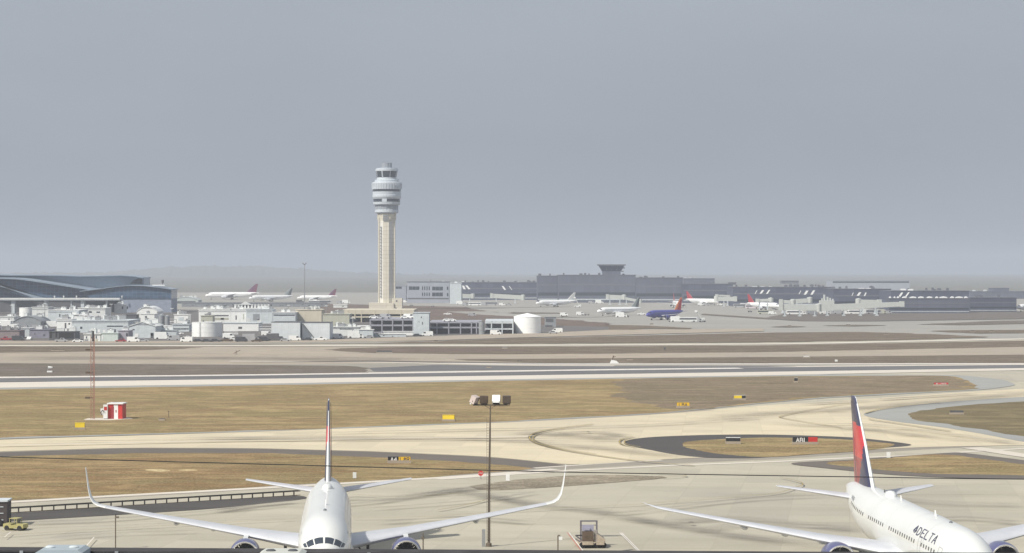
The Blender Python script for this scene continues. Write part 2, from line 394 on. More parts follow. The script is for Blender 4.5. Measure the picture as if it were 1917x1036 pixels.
c_white = concrete('pale_concrete_edge', (0.623, 0.582, 0.517), (0.558, 0.517, 0.451), slab=0, blot=0.12)
c_grey = concrete('grey_concrete', (0.344, 0.320, 0.272), (0.304, 0.288, 0.264), blot=0.3, rubber=0.25)
c_tan = concrete('tan_concrete', (0.400, 0.344, 0.272), (0.360, 0.324, 0.272), blot=0.25)
c_bluesh = concrete('blue_grey_asphalt', (0.33, 0.335, 0.32), (0.29, 0.30, 0.30), slab=0, blot=0.3)
a_dark = concrete('dark_asphalt', (0.077, 0.073, 0.071), (0.096, 0.087, 0.081), slab=0, blot=0.4)
a_mid = concrete('worn_asphalt', (0.150, 0.131, 0.116), (0.128, 0.116, 0.105), slab=0, blot=0.4)
a_road = concrete('service_road_asphalt', (0.30, 0.275, 0.235), (0.26, 0.24, 0.21), slab=0, blot=0.3)
a_run = concrete('runway_surface', (0.146, 0.146, 0.155), (0.180, 0.176, 0.180), slab=0, rubber=0.5, blot=0.35)
c_far = concrete('far_ramp_concrete', (0.34, 0.33, 0.30), (0.29, 0.285, 0.27), slab=0, blot=0.35)
c_soilgrey = concrete('yard_surface', (0.133, 0.126, 0.126), (0.168, 0.154, 0.140), slab=0, blot=0.4)
dirtlight = grass('sand', (0.62, 0.50, 0.29), (0.5, 0.42, 0.25), (0.42, 0.31, 0.18), 0.4, 0.4, 9.0)
yline = M('yellow_marking', (0.55, 0.42, 0.10), 0.8, var=0.2, scale=0.5)
dline = M('dark_marking', (0.17, 0.145, 0.115), 0.9, var=0.3, scale=0.5)
wline = M('white_marking', (0.66, 0.63, 0.59), 0.8, var=0.15, scale=0.5)
rline = M('red_marking', (0.45, 0.16, 0.12), 0.8, var=0.2, scale=0.5)
rub = stain('rubber_stain_and_shading', (0.11, 0.10, 0.09), 0.75)
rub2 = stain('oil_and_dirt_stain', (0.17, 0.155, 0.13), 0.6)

sheet('ground', None, g_base, r=0, world_pts=[(-6200, -119), (6200, -120), (11000, 15500), (-11000, 15500)])
sheet('apron', [(-900, 1600), (2900, 1600), (2500, 642), (1917, 634), (960, 641), (-600, 641)], c_apron, r=0)
sheet('far_ramp', [(-600, 643), (-600, 548), (2500, 548), (2500, 640), (1917, 634), (960, 641)], c_far, r=0)
# foreground road and field
sheet('service_road', [(-300, 976), (0, 944), (400, 922), (583, 911), (820, 897), (960, 888), (1075, 878), (1240, 869), (1437, 861), (1730, 842), (1917, 833), (2300, 812), (2300, 802), (1917, 825), (1730, 834), (1437, 852), (1240, 861), (1060, 871), (820, 886), (400, 912), (-300, 950)], a_road, r=0)
sheet('shoulder', [(-400, 862), (0, 847), (240, 839.5), (480, 840.5), (700, 846.5), (900, 855.5), (960, 860.5), (1075, 872.5), (820, 890), (400, 914), (-400, 958)], a_mid, r=4)
sheet('infield_grass', [(-400, 868), (0, 856), (240, 849), (480, 849), (700, 856), (860, 865), (960, 873), (1000, 878), (820, 893), (583, 907), (400, 918), (0, 939), (-400, 960)], g_near, r=4, jitter=1.6)
sheet('sand_patch', [(266, 881), (280, 878.6), (300, 879), (322, 881.5), (300, 884)], dirtlight, r=1, jitter=0.8)
sheet('sand_patch', [(330, 881), (352, 879.6), (372, 881), (352, 882.6)], dirtlight, r=1, jitter=0.8)
ribbon('road_kerb_strip', [(-200, 949), (0, 941.5), (200, 930), (400, 919.2), (583, 909), (820, 895.3), (940, 887), (1040, 879)], c_white, 2.3)
ribbon('road_kerb_strip', [(1000, 877), (1120, 869), (1240, 862)], c_white, 1.2)
ribbon('road_kerb_strip', [(820, 898), (1000, 886), (1240, 873), (1437, 865.5), (1590, 858), (1700, 854), (1820, 846), (1960, 838)], c_white, 1.9)
sheet('service_asphalt', [(-200, 976), (12, 962.5), (200, 950), (400, 938), (562, 928), (585, 934), (480, 944), (400, 953), (260, 963), (60, 974), (-200, 992)], a_dark, r=3, jitter=0.5)
sheet('dirt_island', [(878, 911), (960, 900), (1060, 891), (1150, 890), (1245, 892), (1262, 895), (1240, 898), (1150, 905), (1000, 915), (910, 919)], dirt, r=2, jitter=1.2)
# taxiway
sheet('taxiway', [(-400, 838), (0, 824), (480, 809), (960, 791), (1215, 777), (1330, 768), (1437, 759), (1560, 752), (1700, 742), (1834, 733), (1960, 726), (2400, 700), (2400, 830), (1917, 834), (1728, 838), (1437, 852), (1240, 861), (1075, 872), (960, 860), (900, 855), (700, 846), (480, 840), (240, 839), (0, 846), (-400, 862)], c_taxi, r=5)
ribbon('taxiway_edge_strip', [(-200, 834), (0, 822), (480, 807.8), (960, 790), (1215, 776.5), (1330, 768)], c_tan, 2.2)
# lens island with dark shoulder
sheet('shoulder', [(1165, 830), (1178, 824), (1215, 819), (1315, 815), (1437, 814), (1590, 819), (1650, 825), (1722, 834.5), (1640, 841), (1437, 857), (1400, 859), (1315, 858), (1260, 852), (1215, 843), (1178, 836)], a_dark, r=5)
sheet('infield_grass', [(1273, 832), (1290, 827.5), (1330, 824), (1437, 819.5), (1590, 823), (1690, 833.5), (1640, 843), (1590, 847.5), (1437, 857), (1380, 854), (1310, 846), (1282, 838)], g_mid, r=6, jitter=1.2)
# lower right field
sheet('shoulder', [(1455, 868), (1590, 862), (1780, 848), (1800, 848), (1960, 868), (2300, 905), (2300, 915), (1917, 898), (1760, 895), (1650, 889), (1560, 879)], a_mid, r=6)
sheet('infield_grass', [(1535, 867), (1640, 860), (1700, 855), (1775, 851), (1840, 861), (1917, 871), (2300, 903), (2300, 912), (1917, 891), (1760, 889), (1660, 883), (1590, 875)], g_mid, r=5, jitter=1.2)
ribbon('concrete_strip', [(1818, 839), (1860, 845), (1917, 854), (1990, 863)], c_white, 4.0)
# right upper field
sheet('shoulder', [(1612, 776), (1640, 770), (1700, 760), (1800, 751), (1917, 744), (2300, 724), (2300, 870), (1917, 829), (1850, 815), (1760, 800), (1690, 792), (1630, 783)], c_bluesh, r=8)
sheet('infield_grass', [(1692, 780), (1708, 774), (1745, 767), (1830, 758), (1917, 752), (2300, 735), (2300, 858), (1917, 818), (1850, 807), (1780, 797), (1715, 787)], g_green, r=6, jitter=1.4)
# big middle field
sheet('shoulder', [(-400, 842), (0, 823), (480, 809), (700, 801), (960, 791), (1215, 777), (1330, 766), (1437, 755), (1560, 745), (1700, 738), (1850, 730), (1905, 722), (1880, 712), (1800, 703), (1437, 701), (960, 709), (480, 717), (0, 724.5), (-400, 731)], c_bluesh, r=8)
sheet('infield_grass', [(-400, 838), (0, 820), (480, 807.5), (700, 799.5), (960, 789.2), (1215, 775.5), (1330, 764.5), (1437, 754), (1560, 743.5), (1700, 735.5), (1812, 731), (1834, 725.5), (1800, 709), (1774, 704), (1437, 705.5), (960, 713.5), (480, 722.5), (0, 730), (-400, 737)], g_mid, r=7, jitter=1.6)
sheet('infield_grass', [(1265, 769.5), (1330, 763), (1437, 752.5), (1560, 742), (1700, 734), (1806, 729.6), (1826, 725.3), (1796, 709.4), (1768, 705.2), (1437, 706.4), (1180, 709.5), (1140, 716), (1170, 730), (1150, 745), (1210, 760)], g_midr, r=14, jitter=5)
sheet('equipment_pad', [(155, 787.5), (165, 784), (240, 782.5), (250, 785), (205, 788)], c_white, r=1)
# runway and beyond
sheet('runway', [(-600, 735), (0, 727), (480, 719.5), (960, 711), (1437, 703.5), (1917, 694), (2500, 684), (2500, 668), (1917, 679), (960, 693), (0, 705), (-600, 713)], c_white, r=0)
sheet('runway_surface', [(-600, 726), (0, 717), (480, 710.3), (960, 704), (1437, 697), (1917, 690), (2500, 680.5), (2500, 674), (1917, 684), (1437, 688.5), (960, 697), (480, 704), (0, 709), (-600, 717)], a_run, r=0)
sheet('concrete_apron_lane', [(-600, 712), (0, 706.3), (480, 702.3), (960, 694.8), (1437, 686.5), (1917, 682.5), (2500, 674), (2500, 655), (1917, 660), (960, 668), (480, 664), (-600, 662)], c_grey, r=0)
sheet('taxiway', [(-600, 679.5), (0, 679.8), (300, 682), (480, 683), (700, 681), (960, 681.5), (1000, 672), (960, 664), (480, 650), (-600, 662)], c_tan, r=0)
sheet('infield_grass', [(-600, 682), (0, 680.8), (480, 684.5), (660, 686), (690, 690), (690, 699.5), (480, 702), (0, 706), (-600, 712)], g_dark, r=5, jitter=1.5)
ribbon('runway_edge_line', [(-400, 713), (0, 707.6), (480, 702.8), (960, 695.6), (1386, 690.3)], wline, 7.0, curved=False)
sheet('runway_surface', [(690, 690), (820, 684), (960, 686.2), (1386, 686.5), (1500, 687), (1386, 689.3), (960, 693.5), (700, 697)], a_run, r=3)
ribbon('taxiway_line', [(820, 679), (960, 682.4), (1300, 682.6), (1917, 681.8), (2300, 681)], wline, 6.5)
ribbon('taxiway_line', [(430, 677), (700, 679), (960, 684.5), (1150, 686)], c_white, 5.0)
sheet('shoulder', [(420, 679.5), (700, 676), (960, 680), (1050, 681.2), (960, 681.8), (700, 678.5)], a_mid, r=3)
sheet('infield_grass', [(845, 674), (960, 672.5), (1437, 668.5), (1917, 664.5), (2500, 658), (2500, 676), (1917, 680.5), (1437, 681), (1000, 680.5)], g_farl, r=5, jitter=3)
sheet('taxiway', [(-600, 655), (0, 649.8), (480, 649.8), (960, 650), (1437, 647.5), (1917, 638.5), (2500, 626), (2500, 652), (1917, 665), (1437, 669.5), (960, 673), (700, 672), (480, 664), (0, 662), (-600, 664)], c_tan, r=0)
sheet('infield_grass', [(-600, 662), (0, 661.5), (200, 659), (330, 654.5), (395, 651.8), (300, 650.3), (0, 650), (-600, 653)], g_farl, r=5, jitter=3)
sheet('infield_grass', [(602, 656), (650, 652.5), (760, 650.4), (960, 650.3), (1437, 647.8), (1917, 639), (2500, 627), (2500, 637), (1917, 650.5), (1437, 660.5), (960, 664.5), (870, 664.5), (690, 662)], g_farl, r=5, jitter=3)
sheet('red_soil_patch', [(640, 656), (740, 652), (880, 652.5), (1000, 656), (900, 661), (740, 660.5)], redsoil, r=20, jitter=7)
ribbon('taxiway_line', [(-400, 648.2), (480, 648.2), (960, 647.8), (1440, 645), (1700, 640), (1917, 635.5), (2300, 626)], c_white, 12.0)
sheet('infield_grass', [(690, 643.5), (790, 640.5), (960, 634.5), (1200, 629), (1437, 623.8), (1600, 622), (1700, 625), (1860, 631.5), (1800, 634), (1700, 637), (1437, 641.5), (960, 644.3)], g_farl, r=5, jitter=4)
sheet('taxi_shoulder', [(-600, 645.5), (480, 645.5), (700, 643.8), (790, 640), (480, 641), (-600, 640)], c_grey, r=0)
# far ground patches
sheet('infield_grass', [(1736, 620.5), (1800, 619), (1917, 618.5), (2300, 616), (2300, 624), (1917, 624.5), (1830, 625)], g_farl, r=4, jitter=3)
sheet('infield_grass', [(1715, 608), (1780, 605.5), (1850, 602), (1917, 600.5), (2300, 596), (2300, 603), (1917, 607), (1800, 609.5)], g_dark, r=4, jitter=3)
sheet('infield_grass', [(1535, 610.5), (1600, 608.8), (1665, 610), (1600, 611.8)], g_dark, r=4)
sheet('infield_grass', [(1440, 613), (1475, 610.6), (1512, 612.5), (1475, 613.8)], g_dark, r=4)
sheet('infield_grass', [(1137, 619.5), (1137, 609), (1215, 610.5), (1294, 615), (1290, 617), (1215, 616)], g_farl, r=3, jitter=2)
sheet('infield_grass', [(945, 587.8), (960, 585.2), (1045, 586.2), (1050, 587.6)], g_dark, r=3)
sheet('infield_grass', [(1312, 590), (1316, 588), (1440, 596), (1440, 598.6)], g_dark, r=3)
sheet('dark_bank', [(1430, 597.5), (1460, 590), (1480, 586), (1700, 585), (1917, 584), (2300, 582), (2300, 594), (1917, 598), (1640, 602.3), (1500, 602)], a_mid, r=4, jitter=3)
sheet('red_soil_patch', [(600, 640), (600, 566), (700, 572), (860, 574), (905, 583), (1000, 594), (1137, 606), (1137, 622), (1000, 630), (780, 636)], redsoil, r=10, jitter=6)
ribbon('yard_road', [(874, 584), (930, 589), (1040, 594), (1140, 592)], c_far, 30.0)
ribbon('yard_road', [(500, 566.5), (700, 569.5), (860, 573), (1000, 576)], c_far, 70.0)
sheet('yard', [(-600, 639.5), (300, 640), (480, 639.5), (620, 637.5), (780, 632), (900, 628), (1040, 624), (1140, 619), (1140, 613), (900, 607), (660, 596), (560, 585), (320, 580), (-600, 584)], c_soilgrey, r=4)
sheet('perimeter_road', [(-600, 645.2), (-600, 638.7), (300, 639.4), (480, 638.8), (620, 637.0), (780, 631.5), (900, 627.5), (1040, 623.5), (1140, 618.6), (1290, 617.5), (1430, 616), (1430, 621), (1200, 627), (960, 633.5), (800, 639), (480, 643)], c_tan, r=4)

# painted lines
def lead_line(px, w=0.42):
    ribbon('lead_in_line', px, dline, w); ribbon('lead_in_line', px, yline, w * 0.35)
lead_line([(1110, 796), (1060, 802), (1015, 809), (994, 817), (993, 825), (1010, 834), (1050, 844), (1110, 854), (1200, 866), (1300, 874)], 0.5)
lead_line([(1110, 798), (1064, 803.5), (1020, 811), (1001, 818), (999, 825), (1016, 833), (1056, 843), (1116, 853)], 0.3)
lead_line([(1185, 820), (1167, 824), (1160, 829.5), (1166, 835), (1190, 840)], 0.35)
lead_line([(1190, 822), (1174, 826), (1169, 830), (1174, 834.5), (1200, 840)], 0.25)
lead_line([(1600, 757), (1560, 762), (1500, 773), (1464, 781), (1463, 784), (1500, 791), (1577, 803)], 0.35)
lead_line([(1760, 756), (1700, 761), (1650, 768), (1620, 776)], 0.5)
lead_line([(1625, 787), (1700, 798), (1780, 810)], 0.5)
lead_line([(820, 959), (860, 952), (895, 944), (909, 940)], 0.22)
lead_line([(0, 1008), (100, 1001), (200, 995), (400, 984), (560, 976)], 0.18)
lead_line([(0, 1000), (60, 990), (200, 985), (400, 976), (560, 970)], 0.10)
lead_line([(660, 975), (800, 972), (930, 963), (1100, 953), (1190, 949), (1290, 942), (1400, 933), (1460, 926), (1492, 916), (1503, 911), (1494, 905), (1460, 897)], 0.2)
lead_line([(1200, 948), (1400, 931), (1560, 929), (1750, 926), (1917, 928), (2050, 930)], 0.12)
lead_line([(1240, 898), (1270, 896), (1284, 894), (1270, 891.5), (1230, 890)], 0.25)
lead_line([(660, 930), (760, 935), (900, 925), (980, 922)], 0.15)
for x0, x1 in ((1062, 1090), (1160, 1196)):
    for d in (0, 1):
        ribbon('stand_line', [(x0 + d * 3.4, 1003), (x1 + d * 3.4, 1040)], (rline if d == 0 and x0 < 1100 else wline), 0.11, curved=False)
ribbon('stand_line', [(176, 1012), (160, 1030)], wline, 0.12, curved=False)
ribbon('stand_line', [(20, 1002), (8, 1012)], wline, 0.10, curved=False)
ribbon('taxiway_line', [(-200, 845), (0, 838), (480, 828), (900, 822), (1000, 820)], c_white, 0.9)
# worn, dirty strips, and one of painted shading, on the concrete
ribbon('tyre_stain_and_shading', [(820, 917), (900, 930), (1000, 948), (1120, 962), (1240, 985), (1400, 1010), (1560, 1030)], rub, 5.0)
ribbon('tyre_stain_and_shading', [(560, 952), (700, 945), (850, 921), (980, 912)], rub2, 3.0)
ribbon('tyre_stain_and_shading', [(1240, 985), (1360, 975), (1500, 985), (1620, 1000)], rub2, 5.0)
ribbon('tyre_stain_and_shading', [(960, 812), (1100, 820), (1165, 829)], rub2, 12.0)
ribbon('tyre_stain_and_shading', [(1040, 816), (1110, 812), (1170, 820)], rub, 6.0)
ribbon('tyre_stain_and_shading', [(300, 826), (600, 822), (900, 826), (1100, 840), (1300, 862)], rub2, 9.0)
ribbon('tyre_stain_and_shading', [(1300, 790), (1437, 777), (1600, 768), (1800, 750), (1950, 735)], rub2, 14.0)
ribbon('tyre_stain_and_shading', [(1437, 795), (1600, 805), (1750, 822), (1850, 830)], rub2, 8.0)
ribbon('tyre_stain_and_shading', [(1640, 935), (1750, 945), (1917, 950)], rub2, 5.0)
ribbon('tyre_stain_and_shading', [(0, 985), (200, 978), (400, 962), (540, 950)], rub2, 2.5)
ribbon('tyre_stain_and_shading', [(0, 672), (400, 672), (800, 676)], rub2, 45.0)

ribbon('tyre_stain_and_shading', [(562, 944), (640, 938), (760, 934), (860, 922), (900, 914)], rub, 4.0)
ribbon('tyre_stain_and_shading', [(400, 962), (480, 950), (560, 942)], rub, 3.0)  # dark shading under the guard rail, put in as a soft coloured strip
ribbon('tyre_stain_and_shading', [(660, 960), (800, 950), (930, 938), (1010, 925)], rub2, 2.0)
ribbon('tyre_stain_and_shading', [(1090, 975), (1240, 958), (1400, 940), (1560, 932)], rub2, 2.5)
ribbon('tyre_stain_and_shading', [(1300, 1000), (1420, 985), (1560, 992)], rub2, 4.0)
ribbon('tyre_stain_and_shading', [(1700, 985), (1800, 975), (1917, 985)], rub, 4.0)
ribbon('tyre_stain_and_shading', [(30, 1020), (200, 1006), (380, 1000)], rub2, 2.2)
ribbon('tyre_stain_and_shading', [(700, 985), (860, 975), (1000, 985)], rub2, 3.0)
ribbon('tyre_stain_and_shading', [(0, 832), (300, 829), (700, 827), (1000, 826), (1170, 829)], rub, 3.5)
ribbon('tyre_stain_and_shading', [(500, 817), (900, 808), (1200, 800), (1460, 783)], rub2, 5.0)
ribbon('tyre_stain_and_shading', [(1480, 762), (1700, 748), (1850, 738)], rub, 5.0)
ribbon('tyre_stain_and_shading', [(1480, 800), (1640, 800), (1917, 836)], rub2, 5.0)
sheet('oil_patch', [(1287, 985.3), (1292, 984.2), (1299, 984.6), (1298, 986)], a_dark, r=.3)

# hills
def hills():
    prof = [(-900, 514), (0, 512), (200, 510), (290, 502), (360, 499), (450, 498), (560, 503), (640, 509), (760, 514), (1000, 519), (1300, 522), (1600, 522), (1917, 524), (2800, 520)]
    def top(px):
        for (a, b), (c, d) in zip(prof, prof[1:]):
            if a <= px <= c: return b + (d - b) * (px - a) / (c - a)
        return 515
    nx, rows = 620, [(9700, 0.0), (9900, 0.35), (10400, 0.75), (11200, 1.0), (12300, 0.9), (14500, 0.0)]
    v, f = [], []
    for d, k in rows:
        for i in range(nx + 1):
            px = -900 + 3700 * i / nx
            h = (hz(top(px), 11200)) * k
            bump = (noise.noise(Vector((i * 0.11, d * 0.01, 0))) * 7 + noise.noise(Vector((i * 0.31, d * 0.02, 7))) * 7 + noise.noise(Vector((i * 0.9, d * 0.05, 3))) * 9) * min(1, k * 1.5)
            v.append((wx(px, 11200) * d / 11200, d, max(-0.5 if k == 0 else 0.5, h + bump)))
    for r in range(len(rows) - 1):
        for i in range(nx):
            a = r * (nx + 1) + i; f.append((a, a + 1, a + nx + 2, a + nx + 1))
    me = bpy.data.meshes.new('hills'); me.from_pydata(v, [], f)
    m, t, b = principled('wooded_hill'); n = noise_node(t, 0.03, 6, 0.75, world_pos(t))
    t.links.new(ramp(t, n, [(0.35, (0.09, 0.10, 0.09)), (0.65, (0.15, 0.155, 0.135))]), b.inputs['Base Color']); b.inputs['Roughness'].default_value = 1
    me.materials.append(m); o = bpy.data.objects.new('hills', me); COL.objects.link(o); o['kind'] = 'structure'
hills()
# ================================================================ large structures
def wall_mats(m): return m
def building(px0, px1, yt, yb, depth, m, label, cat='building', name='building', windows=(), roof='flat', units=0, yaw=0.0, group=None, roofmat=None, overhang=0.3, base_z=0.0, glassm=None, winname='window', d=None, roofunit_mat=None):
    """a building whose near wall stands on the ground at photo row yb (or at distance d)"""
    d = d or dist(yb); s = FPX / d
    X0, X1 = wx(px0, d), wx(px1, d); w = X1 - X0; h = hz(yt, d) - base_z; cxm = (X0 + X1) / 2
    root = empty(name, (cxm, d, base_z), yaw, label, cat, group)
    b = MB()
    if roof == 'gable':
        b.prism([(0, -0.1), (depth, -0.1), (depth, h * 0.72), (0, h * 0.72)], -w / 2, w / 2)
        b.build('wall', m, root)
        r = MB(); hh = h * 0.72
        r.prism([(-w / 2 - overhang, hh), (0, h), (w / 2 + overhang, hh), (w / 2 + overhang, hh + 0.25), (0, h + 0.25), (-w / 2 - overhang, hh + 0.25)], -overhang, depth + overhang, axis='y')
        g = MB(); g.prism([(-w / 2, hh), (w / 2, hh), (0, h)], 0.02, depth - 0.02, axis='y'); g.build('gable', m, root)
        rf = r.build('roof', roofmat or palegrey, root)
    elif roof == 'curved':
        hh = h * 0.55
        b.prism([(0, -0.1), (depth, -0.1), (depth, hh), (0, hh)], -w / 2, w / 2); b.build('wall', m, root)
        n = 14; out = [(-w / 2 - overhang + (w + 2 * overhang) * k / n, hh + (h - hh) * math.sin(math.pi * k / n) ** 0.8) for k in range(n + 1)]
        r = MB(); r.prism(out + [(x, z - 0.3) for x, z in reversed(out)], -overhang, depth + overhang, axis='y')
        g = MB(); g.prism([(x * 0.97, z - 0.15) for x, z in out], 0.03, depth - 0.03, axis='y'); g.build('gable', m, root)
        rf = r.build('roof', roofmat or white, root, smooth=True)
    else:
        b.bx(-w / 2, w / 2, 0, depth, -0.1, h); b.build('wall', m, root)
        r = MB(); t = max(0.3, min(0.9, 1.3 / s))
        r.bx(-w / 2 - overhang, w / 2 + overhang, -overhang, depth + overhang, h, h + t * 0.5)
        r.bx(-w / 2 - overhang, w / 2 + overhang, -overhang, -overhang + 0.3, h + t * 0.5, h + t)
        rf = r.build('roof', roofmat or m, root)
    rnd = random.Random(int(px0 * 7 + yt))
    for k in range(units):
        uw = rnd.uniform(1.2, 3.2); u = MB(); ux = rnd.uniform(-w / 2 + 2, w / 2 - 2) if w > 6 else 0; uy = rnd.uniform(1.5, max(2, depth - 2)); uh = rnd.uniform(0.7, 1.9)
        z = h + 0.25 if roof == 'flat' else h * 0.9
        u.bx(ux - uw / 2, ux + uw / 2, uy, uy + 1.8, z, z + uh); u.bx(ux - uw / 2 - .1, ux + uw / 2 + .1, uy - .1, uy + 1.9, z + uh, z + uh + 0.12)
        u.lathe([(0.35, z + uh + .1), (0.35, z + uh + .4)], 8, (ux, uy + .9, 0))
        u.build('roof_unit', roofunit_mat or (galv if k % 2 else offwhite), rf)
    for wd in windows:
        a0, a1, t0, t1 = wd[:4]; mt = wd[4] if len(wd) > 4 else (glassm or glass)
        q = MB(); x0, x1 = wx(a0, d) - cxm, wx(a1, d) - cxm; z1, z0 = hz(t0, d) - base_z, hz(t1, d) - base_z
        q.bx(x0, x1, -0.07, 0.10, z0, z1)
        wn = q.build(winname if len(wd) < 6 else wd[5], mt, root)
        if 6 < (a1 - a0) < 34 and (len(wd) < 6):
            n = min(6, max(2, int((x1 - x0) / 3.0)))
            for k in range(1, n): fr = MB(); xx = x0 + (x1 - x0) * k / n; fr.bx(xx - .08, xx + .08, -0.12, -0.07, z0, z1); fr.build('mullion', office_wall, wn)
    return root

def tank(px0, px1, yt, yb, label, m=white, cone=0.1, ladder=True, group='storage tanks', d=None, base_z=0, name='storage_tank', stair=False):
    d = d or dist(yb); r = (px1 - px0) / 2 * d / FPX; h = hz(yt, d) - base_z
    root = empty(name, (wx((px0 + px1) / 2, d), d + r, base_z), 0, label, 'tank', group)
    hs_ = h * (1 - cone)
    s = MB(); s.lathe([(r, -0.1), (r, hs_ * .33), (r + .05, hs_ * .33), (r + .05, hs_ * .35), (r, hs_ * .35), (r, hs_ * .66), (r + .05, hs_ * .66), (r + .05, hs_ * .68), (r, hs_ * .68), (r, hs_)], 48, caps=True)
    s.build('shell', m, root, smooth=True, sharp=30)
    t = MB(); t.lathe([(r + .12, hs_), (r + .12, hs_ + .12), (r * .92, hs_ + (h - hs_) * .22), (r * .5, hs_ + (h - hs_) * .60), (0.3, h), (0.0, h + .05)], 48); t.build('roof', m, root, smooth=True, sharp=30)
    if ladder:
        l = MB(); x = -r * 0.35; y = -math.sqrt(max(0, r * r - x * x)) - .25
        for dx in (-.3, .3): l.bar((x + dx, y, 0), (x + dx, y, h * .98), .09)
        for k in range(int(h / .6)): l.bar((x - .3, y, .5 + k * .6), (x + .3, y, .5 + k * .6), .06)
        l.build('ladder', galv, root)
    if stair:
        l = MB(); n = 22
        for k in range(n):
            a0 = math.pi * (1.12 + .42 * k / n); l.box(((r + .45) * math.cos(a0), (r + .45) * math.sin(a0), h - .5 - (h - .8) * k / n), (1.0, .8, .25), rz=a0)
        l.build('stair', darkgrey, root)
    return root

# ---- control tower
def control_tower():
    d = 1830.0; s = FPX / d; cx = wx(724, d); H = lambda y: hz(y, d); r = lambda px: px / s
    root = empty('control_tower', (cx, d, 0), 0, 'tall cream and white air traffic control tower with a ringed head', 'tower')
    twall = panels('tower_precast', (0.74, 0.73, 0.68), (0.46, 0.46, 0.44), 3.5, 3.0, 0.10, var=0.08)
    tcream = panels('tower_cream', (0.72, 0.69, 0.58), (0.46, 0.42, 0.33), 20, 3.0, 0.12, var=0.08)
    twhite = M('tower_white', (0.50, 0.555, 0.61), 0.55, var=0.06)
    tglass = M('tower_glass', (0.03, 0.04, 0.055), 0.1, var=0.2)
    tgrey = M('tower_grey_louvre', (0.27, 0.30, 0.34), 0.6, var=0.1)
    b = MB(); b.lathe([(r(15.2), H(582)), (r(15.0), H(412))], 12, ph=R_(15)); b.build('shaft', twall, root)
    c = MB()       # raised cream rib and side buttresses
    c.bx(r(-6), r(5), -r(16.6), -r(12), H(582), H(400)); c.build('front_rib', tcream, root)
    e = MB(); e.bx(r(9.5), r(15.8), -r(9), r(9), H(582), H(405)); e.bx(-r(15.8), -r(13), -r(9), r(9), H(582), H(405)); e.build('side_rib', tcream, root)
    for k in range(24):
        y = 425 + k * 5.6; w = MB(); w.bx(r(-11.4), r(-9.6), -r(13.55), -r(11.5), H(y + 2.8), H(y)); w.build('window', tgrey, root)
    p = MB(); p.lathe([(r(15), H(414)), (r(15.8), H(408)), (r(18), H(401))], 12, ph=R_(15))
    for a in range(0, 360, 45):
        A = R_(a + 22.5); ca, sa = math.cos(A), math.sin(A)
        p.box((ca * r(16.2), sa * r(16.2), (H(400) + H(412)) / 2), (r(4.5), r(1.4), H(400) - H(412)), rz=A)
    p.build('capital', tcream, root)
    for yy in (404, 408, 412): q = MB(); q.bx(r(-6.5), r(4), -r(18.6), -r(15.2), H(yy + 1.2), H(yy)); q.build('louvre', tgrey, root)
    f = MB(); f.lathe([(r(19), H(400)), (r(20.5), H(399.5)), (r(22.2), H(398)), (r(22.2), H(393.5)), (r(21), H(393))], 24); f.build('lower_balcony', twhite, root)
    g = MB(); g.lathe([(r(21), H(393.2)), (r(21.2), H(384))], 24); g.build('lower_window_band', tgrey, root)
    for k in range(24):
        A = 2 * math.pi * k / 24; m_ = MB(); m_.box((math.cos(A) * r(21.4), math.sin(A) * r(21.4), (H(393) + H(384)) / 2), (.25, .35, H(384.2) - H(393))); m_.build('mullion', twhite, root) if k % 2 == 0 else None
    h = MB(); h.lathe([(r(24.2), H(384)), (r(25.2), H(383.2)), (r(25.8), H(378.6)), (r(24.8), H(379.0))], 28); h.build('ring', twhite, root)
    i = MB(); i.lathe([(r(25.0), H(379.2)), (r(25.3), H(372.6))], 28); i.build('window_band', tglass, root)
    for A in (R_(-97), R_(83)):
        j = MB(); j.box((math.cos(A) * r(24.8), math.sin(A) * r(24.8), (H(379) + H(373)) / 2), (r(1.8), r(9), H(373) - H(379)), rz=A); j.build('window_pier', twhite, root)
    k_ = MB(); k_.lathe([(r(25.4), H(372.8)), (r(26.2), H(371)), (r(27.0), H(369.4)), (r(27.0), H(365.8)), (r(26.2), H(365.4)), (r(26.6), H(359.4))], 28); k_.build('ring', twhite, root)
    l = MB(); l.lathe([(r(26.2), H(359.6)), (r(26.4), H(354.9))], 28); l.build('window_band', tglass, root)
    n = MB(); n.lathe([(r(27.4), H(355.0)), (r(28.0), H(344)), (r(27.6), H(342.2)), (r(23), H(341))], 36)
    for a in range(36):
        A = 2 * math.pi * a / 36; n.bar((math.cos(A) * r(27.5), math.sin(A) * r(27.5), H(355)), (math.cos(A) * r(28.5), math.sin(A) * r(28.5), H(344)), .35)
    n.build('ring', twhite, root)
    o = MB(); o.lathe([(r(22.5), H(342)), (r(22.5), H(338.2)), (r(19), H(336.8)), (r(17.8), H(332.6))], 28); o.build('deck', twhite, root)
    rl = MB()
    for a in range(28):
        A = 2 * math.pi * a / 28; A2 = 2 * math.pi * (a + 1) / 28
        rl.bar((math.cos(A) * r(22.3), math.sin(A) * r(22.3), H(338.2)), (math.cos(A) * r(22.3), math.sin(A) * r(22.3), H(335.6)), .12)
        rl.bar((math.cos(A) * r(22.3), math.sin(A) * r(22.3), H(335.7)), (math.cos(A2) * r(22.3), math.sin(A2) * r(22.3), H(335.7)), .12)
    rl.build('deck_railing', twhite, root)
    cg = MB(); cg.lathe([(r(18.4), H(332.7)), (r(20.4), H(321.0))], 16, ph=R_(11)); cb = cg.build('cab_glass', tglass, root)
    for a in range(0, 16, 2):
        A = 2 * math.pi * (a + .5) / 16 + R_(11); mm = MB(); mm.bar((math.cos(A) * r(17.8), math.sin(A) * r(17.8), H(332.6)), (math.cos(A) * r(20.4), math.sin(A) * r(20.4), H(321)), .3 if a != 10 else 1.0); mm.build('mullion', twhite, cb)
